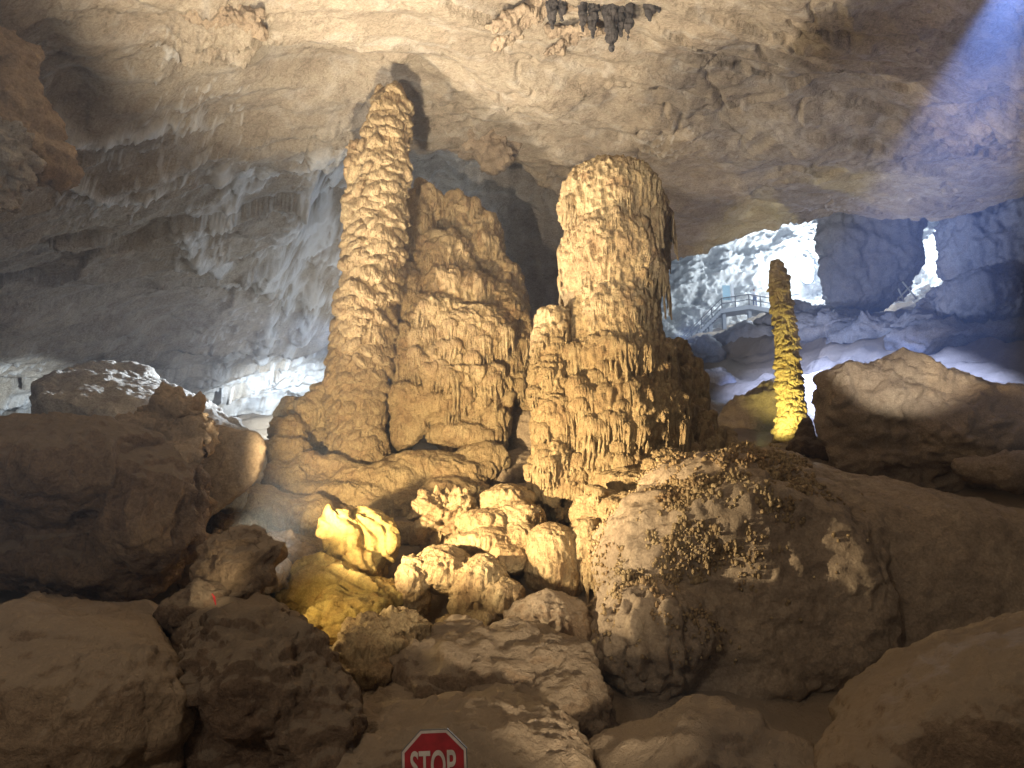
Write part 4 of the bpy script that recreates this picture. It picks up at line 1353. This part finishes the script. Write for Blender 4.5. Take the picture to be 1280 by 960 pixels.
# visitor on the walkway
person = props(empty('person', at(944, 386, WY + .9)), 'standing person in a pale top and dark blue trousers on the far walkway', 'person')
b0 = at(944, 383, WY + .9)
def pp(x, y, z): return b0 + np.array([x, y, z])
P = Prim()
P.tube([pp(-.12, -.05, .02), pp(-.11, 0, .48), pp(-.09, 0, .92)], [.055, .065, .09], 10)
P.tube([pp(.14, .05, .02), pp(.12, 0, .48), pp(.09, 0, .92)], [.055, .065, .09], 10)
P.ball(pp(-.12, -.1, .03), (.05, .13, .04)); P.ball(pp(.14, 0, .03), (.05, .13, .04))
P.ball(pp(0, 0, .95), (.17, .12, .14)); P.ball(pp(0, 0, 1.22), (.18, .12, .26)); P.ball(pp(0, 0, 1.38), (.2, .11, .09))
P.tube([pp(0, 0, 1.38), pp(0, -.01, 1.55)], [.055, .055], 10)
P.ball(pp(0, -.02, 1.64), (.08, .1, .12)); P.ball(pp(0, -.12, 1.63), (.02, .03, .03), seg=8, ring=6)
for s in (-1, 1):
    P.tube([pp(s * .2, 0, 1.4), pp(s * .26, .02, 1.12), pp(s * .22, -.1, .92)], [.055, .045, .035], 10)
    P.ball(pp(s * .22, -.13, .87), (.035, .045, .06), seg=10, ring=8)
    for f_ in range(4):
        P.tube([pp(s * .22 + (f_ - 1.5) * .018, -.14, .84), pp(s * .22 + (f_ - 1.5) * .02, -.15, .77 + abs(f_ - 1.5) * .01)], [.012, .009], 6)
me = P.fuse('body', .022, 2, 0)
v = get_v(me)
link('body', me, plain('skin', (0.45, 0.28, 0.2), .6), person)
P = Prim()
P.ball(pp(0, 0, 1.22), (.2, .145, .29)); P.ball(pp(0, 0, 1.38), (.22, .13, .1))
for s in (-1, 1):
    P.tube([pp(s * .2, 0, 1.42), pp(s * .25, .02, 1.2)], [.075, .07], 10)
link('shirt', P.fuse('shirt', .025, 2, 0), plain('pale_cloth', (0.62, 0.62, 0.66), .8), person)
P = Prim()
for s, yy in ((-1, -.04), (1, .04)):
    P.tube([pp(s * .13, yy, .12), pp(s * .115, 0, .48), pp(s * .09, 0, .92)], [.075, .085, .115], 10)
P.ball(pp(0, 0, .95), (.19, .14, .15))
link('trousers', P.fuse('trousers', .025, 2, 0), plain('dark_blue_cloth', (0.05, 0.07, 0.16), .8), person)
P = Prim()
P.ball(pp(0, .01, 1.68), (.092, .11, .11))
link('hair', P.fuse('hair', .02, 1, 0), plain('dark_hair', (0.02, 0.015, 0.012), .6), person)

# crossed poles near the small bright gap
pole = props(empty('crossed_poles', at(1136, 376, 50)), 'pale crossed wooden poles beside the far bright gap, at the right of the hanging curtain', 'poles')
for a, b in (((1128, 352), (1146, 374)), ((1122, 374), (1138, 358)), ((1123, 361), (1130, 377))):
    P = Prim()
    P.tube([at(a[0], a[1], 50), at(b[0], b[1], 50)], [.06, .06], 8)
    part('pole', P, plain('pale_wood', (0.6, 0.6, 0.5), .7), pole)

# floodlight fixtures that show as white glare
glow = plain('floodlight_glass', (0.9, 0.9, 0.9), .3, 0, (0.85, 0.93, 1.0), 60)
housing = plain('floodlight_housing', (0.2, 0.2, 0.22), .5, .5)
for (px, py, Y, w_, h_, lab) in ((1010, 342, 72.5, 14, 26, 'large blazing white floodlight panel in the far chamber, behind the thin stalagmite'), (1189, 314, 62, 9, 10, 'small blazing floodlight beside the purple-grey fluted column')):
    m = mpp(py, Y)
    c = at(px, py, Y)
    fl = props(empty('floodlight', c - [0, 0, h_ * m / 2]), lab, 'floodlight')
    P = Prim()
    P.ball(c, (w_ / 2 * m, .25, h_ / 2 * m), .15, .75)
    link('lamp_glass', P.fuse('lamp_glass', .1 if w_ > 20 else .05, 2), glow, fl)
    P = Prim()
    P.ball(c + [0, .35, 0], (w_ / 2 * m * .97, .3, h_ / 2 * m * .97), .15, .6)
    link('housing', P.fuse('housing', .1 if w_ > 20 else .05, 1), housing, fl)

# ================================================================== STOP SIGN
red = plain('sign_red', (0.42, 0.012, 0.02), .55, lo=0.5)
white = plain('sign_white', (0.70, 0.62, 0.54), .55, lo=0.55)
metal = plain('sign_post_grey', (0.2, 0.2, 0.2), .5, .6)
SY = 4.2
sc = at(543, 956, SY)
R_ = 40 * mpp(956, SY)
sign = props(empty('stop_sign', sc - [0, 0, 1.0]), 'red octagonal stop sign with a white border at the bottom edge', 'sign')


def octa(r, y0, y1, rot):
    v, f = [], []
    ap = r / math.cos(math.pi / 8)
    for y in (y0, y1):
        for k in range(8):
            a = math.pi / 8 + k * math.pi / 4 + rot
            v.append([sc[0] + ap * math.cos(a), sc[1] + y, sc[2] + ap * math.sin(a)])
    f.append(tuple(range(7, -1, -1))); f.append(tuple(range(8, 16)))
    for k in range(8):
        f.append((k, (k + 1) % 8, 8 + (k + 1) % 8, 8 + k))
    return v, f


ROT = math.radians(2.5)
for nm, r, y0, y1, mt in (('backing', R_ * 1.03, .006, .022, metal), ('border', R_, 0, .005, white), ('face', R_ * .925, -.004, -.001, red)):
    v, f = octa(r, y0, y1, ROT)
    me = bpy.data.meshes.new(nm)
    me.from_pydata(v, [], f)
    me.update()
    bm = bmesh.new(); bm.from_mesh(me); bmesh.ops.recalc_face_normals(bm, faces=bm.faces); bm.to_mesh(me); bm.free()
    link(nm, me, mt, sign)
cu = bpy.data.curves.new('lettering', 'FONT')
cu.body = 'STOP'
cu.align_x = 'CENTER'
cu.align_y = 'CENTER'
cu.size = 1.0
cu.extrude = .01
cu.offset = .018
to = bpy.data.objects.new('tmp', cu)
COL.objects.link(to)
dg = bpy.context.evaluated_depsgraph_get()
tm = bpy.data.meshes.new_from_object(to.evaluated_get(dg))
bpy.data.objects.remove(to)
tv = get_v(tm)
wid = tv[:, 0].max() - tv[:, 0].min()
hei = tv[:, 1].max() - tv[:, 1].min()
tv = tv - [(tv[:, 0].max() + tv[:, 0].min()) / 2, (tv[:, 1].max() + tv[:, 1].min()) / 2, 0]
x = tv[:, 0] / wid * R_ * 1.42
zz = tv[:, 1] / hei * R_ * .86
ct, st = math.cos(ROT), math.sin(ROT)
set_v(tm, np.stack([sc[0] - .03 * R_ + x * ct - zz * st, sc[1] - .007 - tv[:, 2] * .1, sc[2] + x * st + zz * ct], 1))
tm.name = 'lettering'
lt = link('lettering', tm, white, sign)
lt.parent = [c for c in sign.children if c.name.startswith('face')][0]
P = Prim()
P.tube([sc + [0, .04, R_ * .7], sc + [0, .04, -1.6]], [.02, .02], 10)
part('post', P, metal, sign)

# ================================================================== AIR
haze = bpy.data.materials.new('haze')
haze.use_nodes = True
N = haze.node_tree.nodes
N.remove(N['Principled BSDF'])
vol = N.new('ShaderNodeVolumePrincipled')
vol.inputs['Color'].default_value = (0.60, 0.74, 1.0, 1)
vol.inputs['Density'].default_value = 0.0028
vol.inputs['Anisotropy'].default_value = 0.3
haze.node_tree.links.new(vol.outputs[0], N['Material Output'].inputs['Volume'])
P = Prim()
P.box((0, 44, 20), (260, 120, 64))
hz = part('haze', P, haze, None)
hz['kind'] = 'stuff'
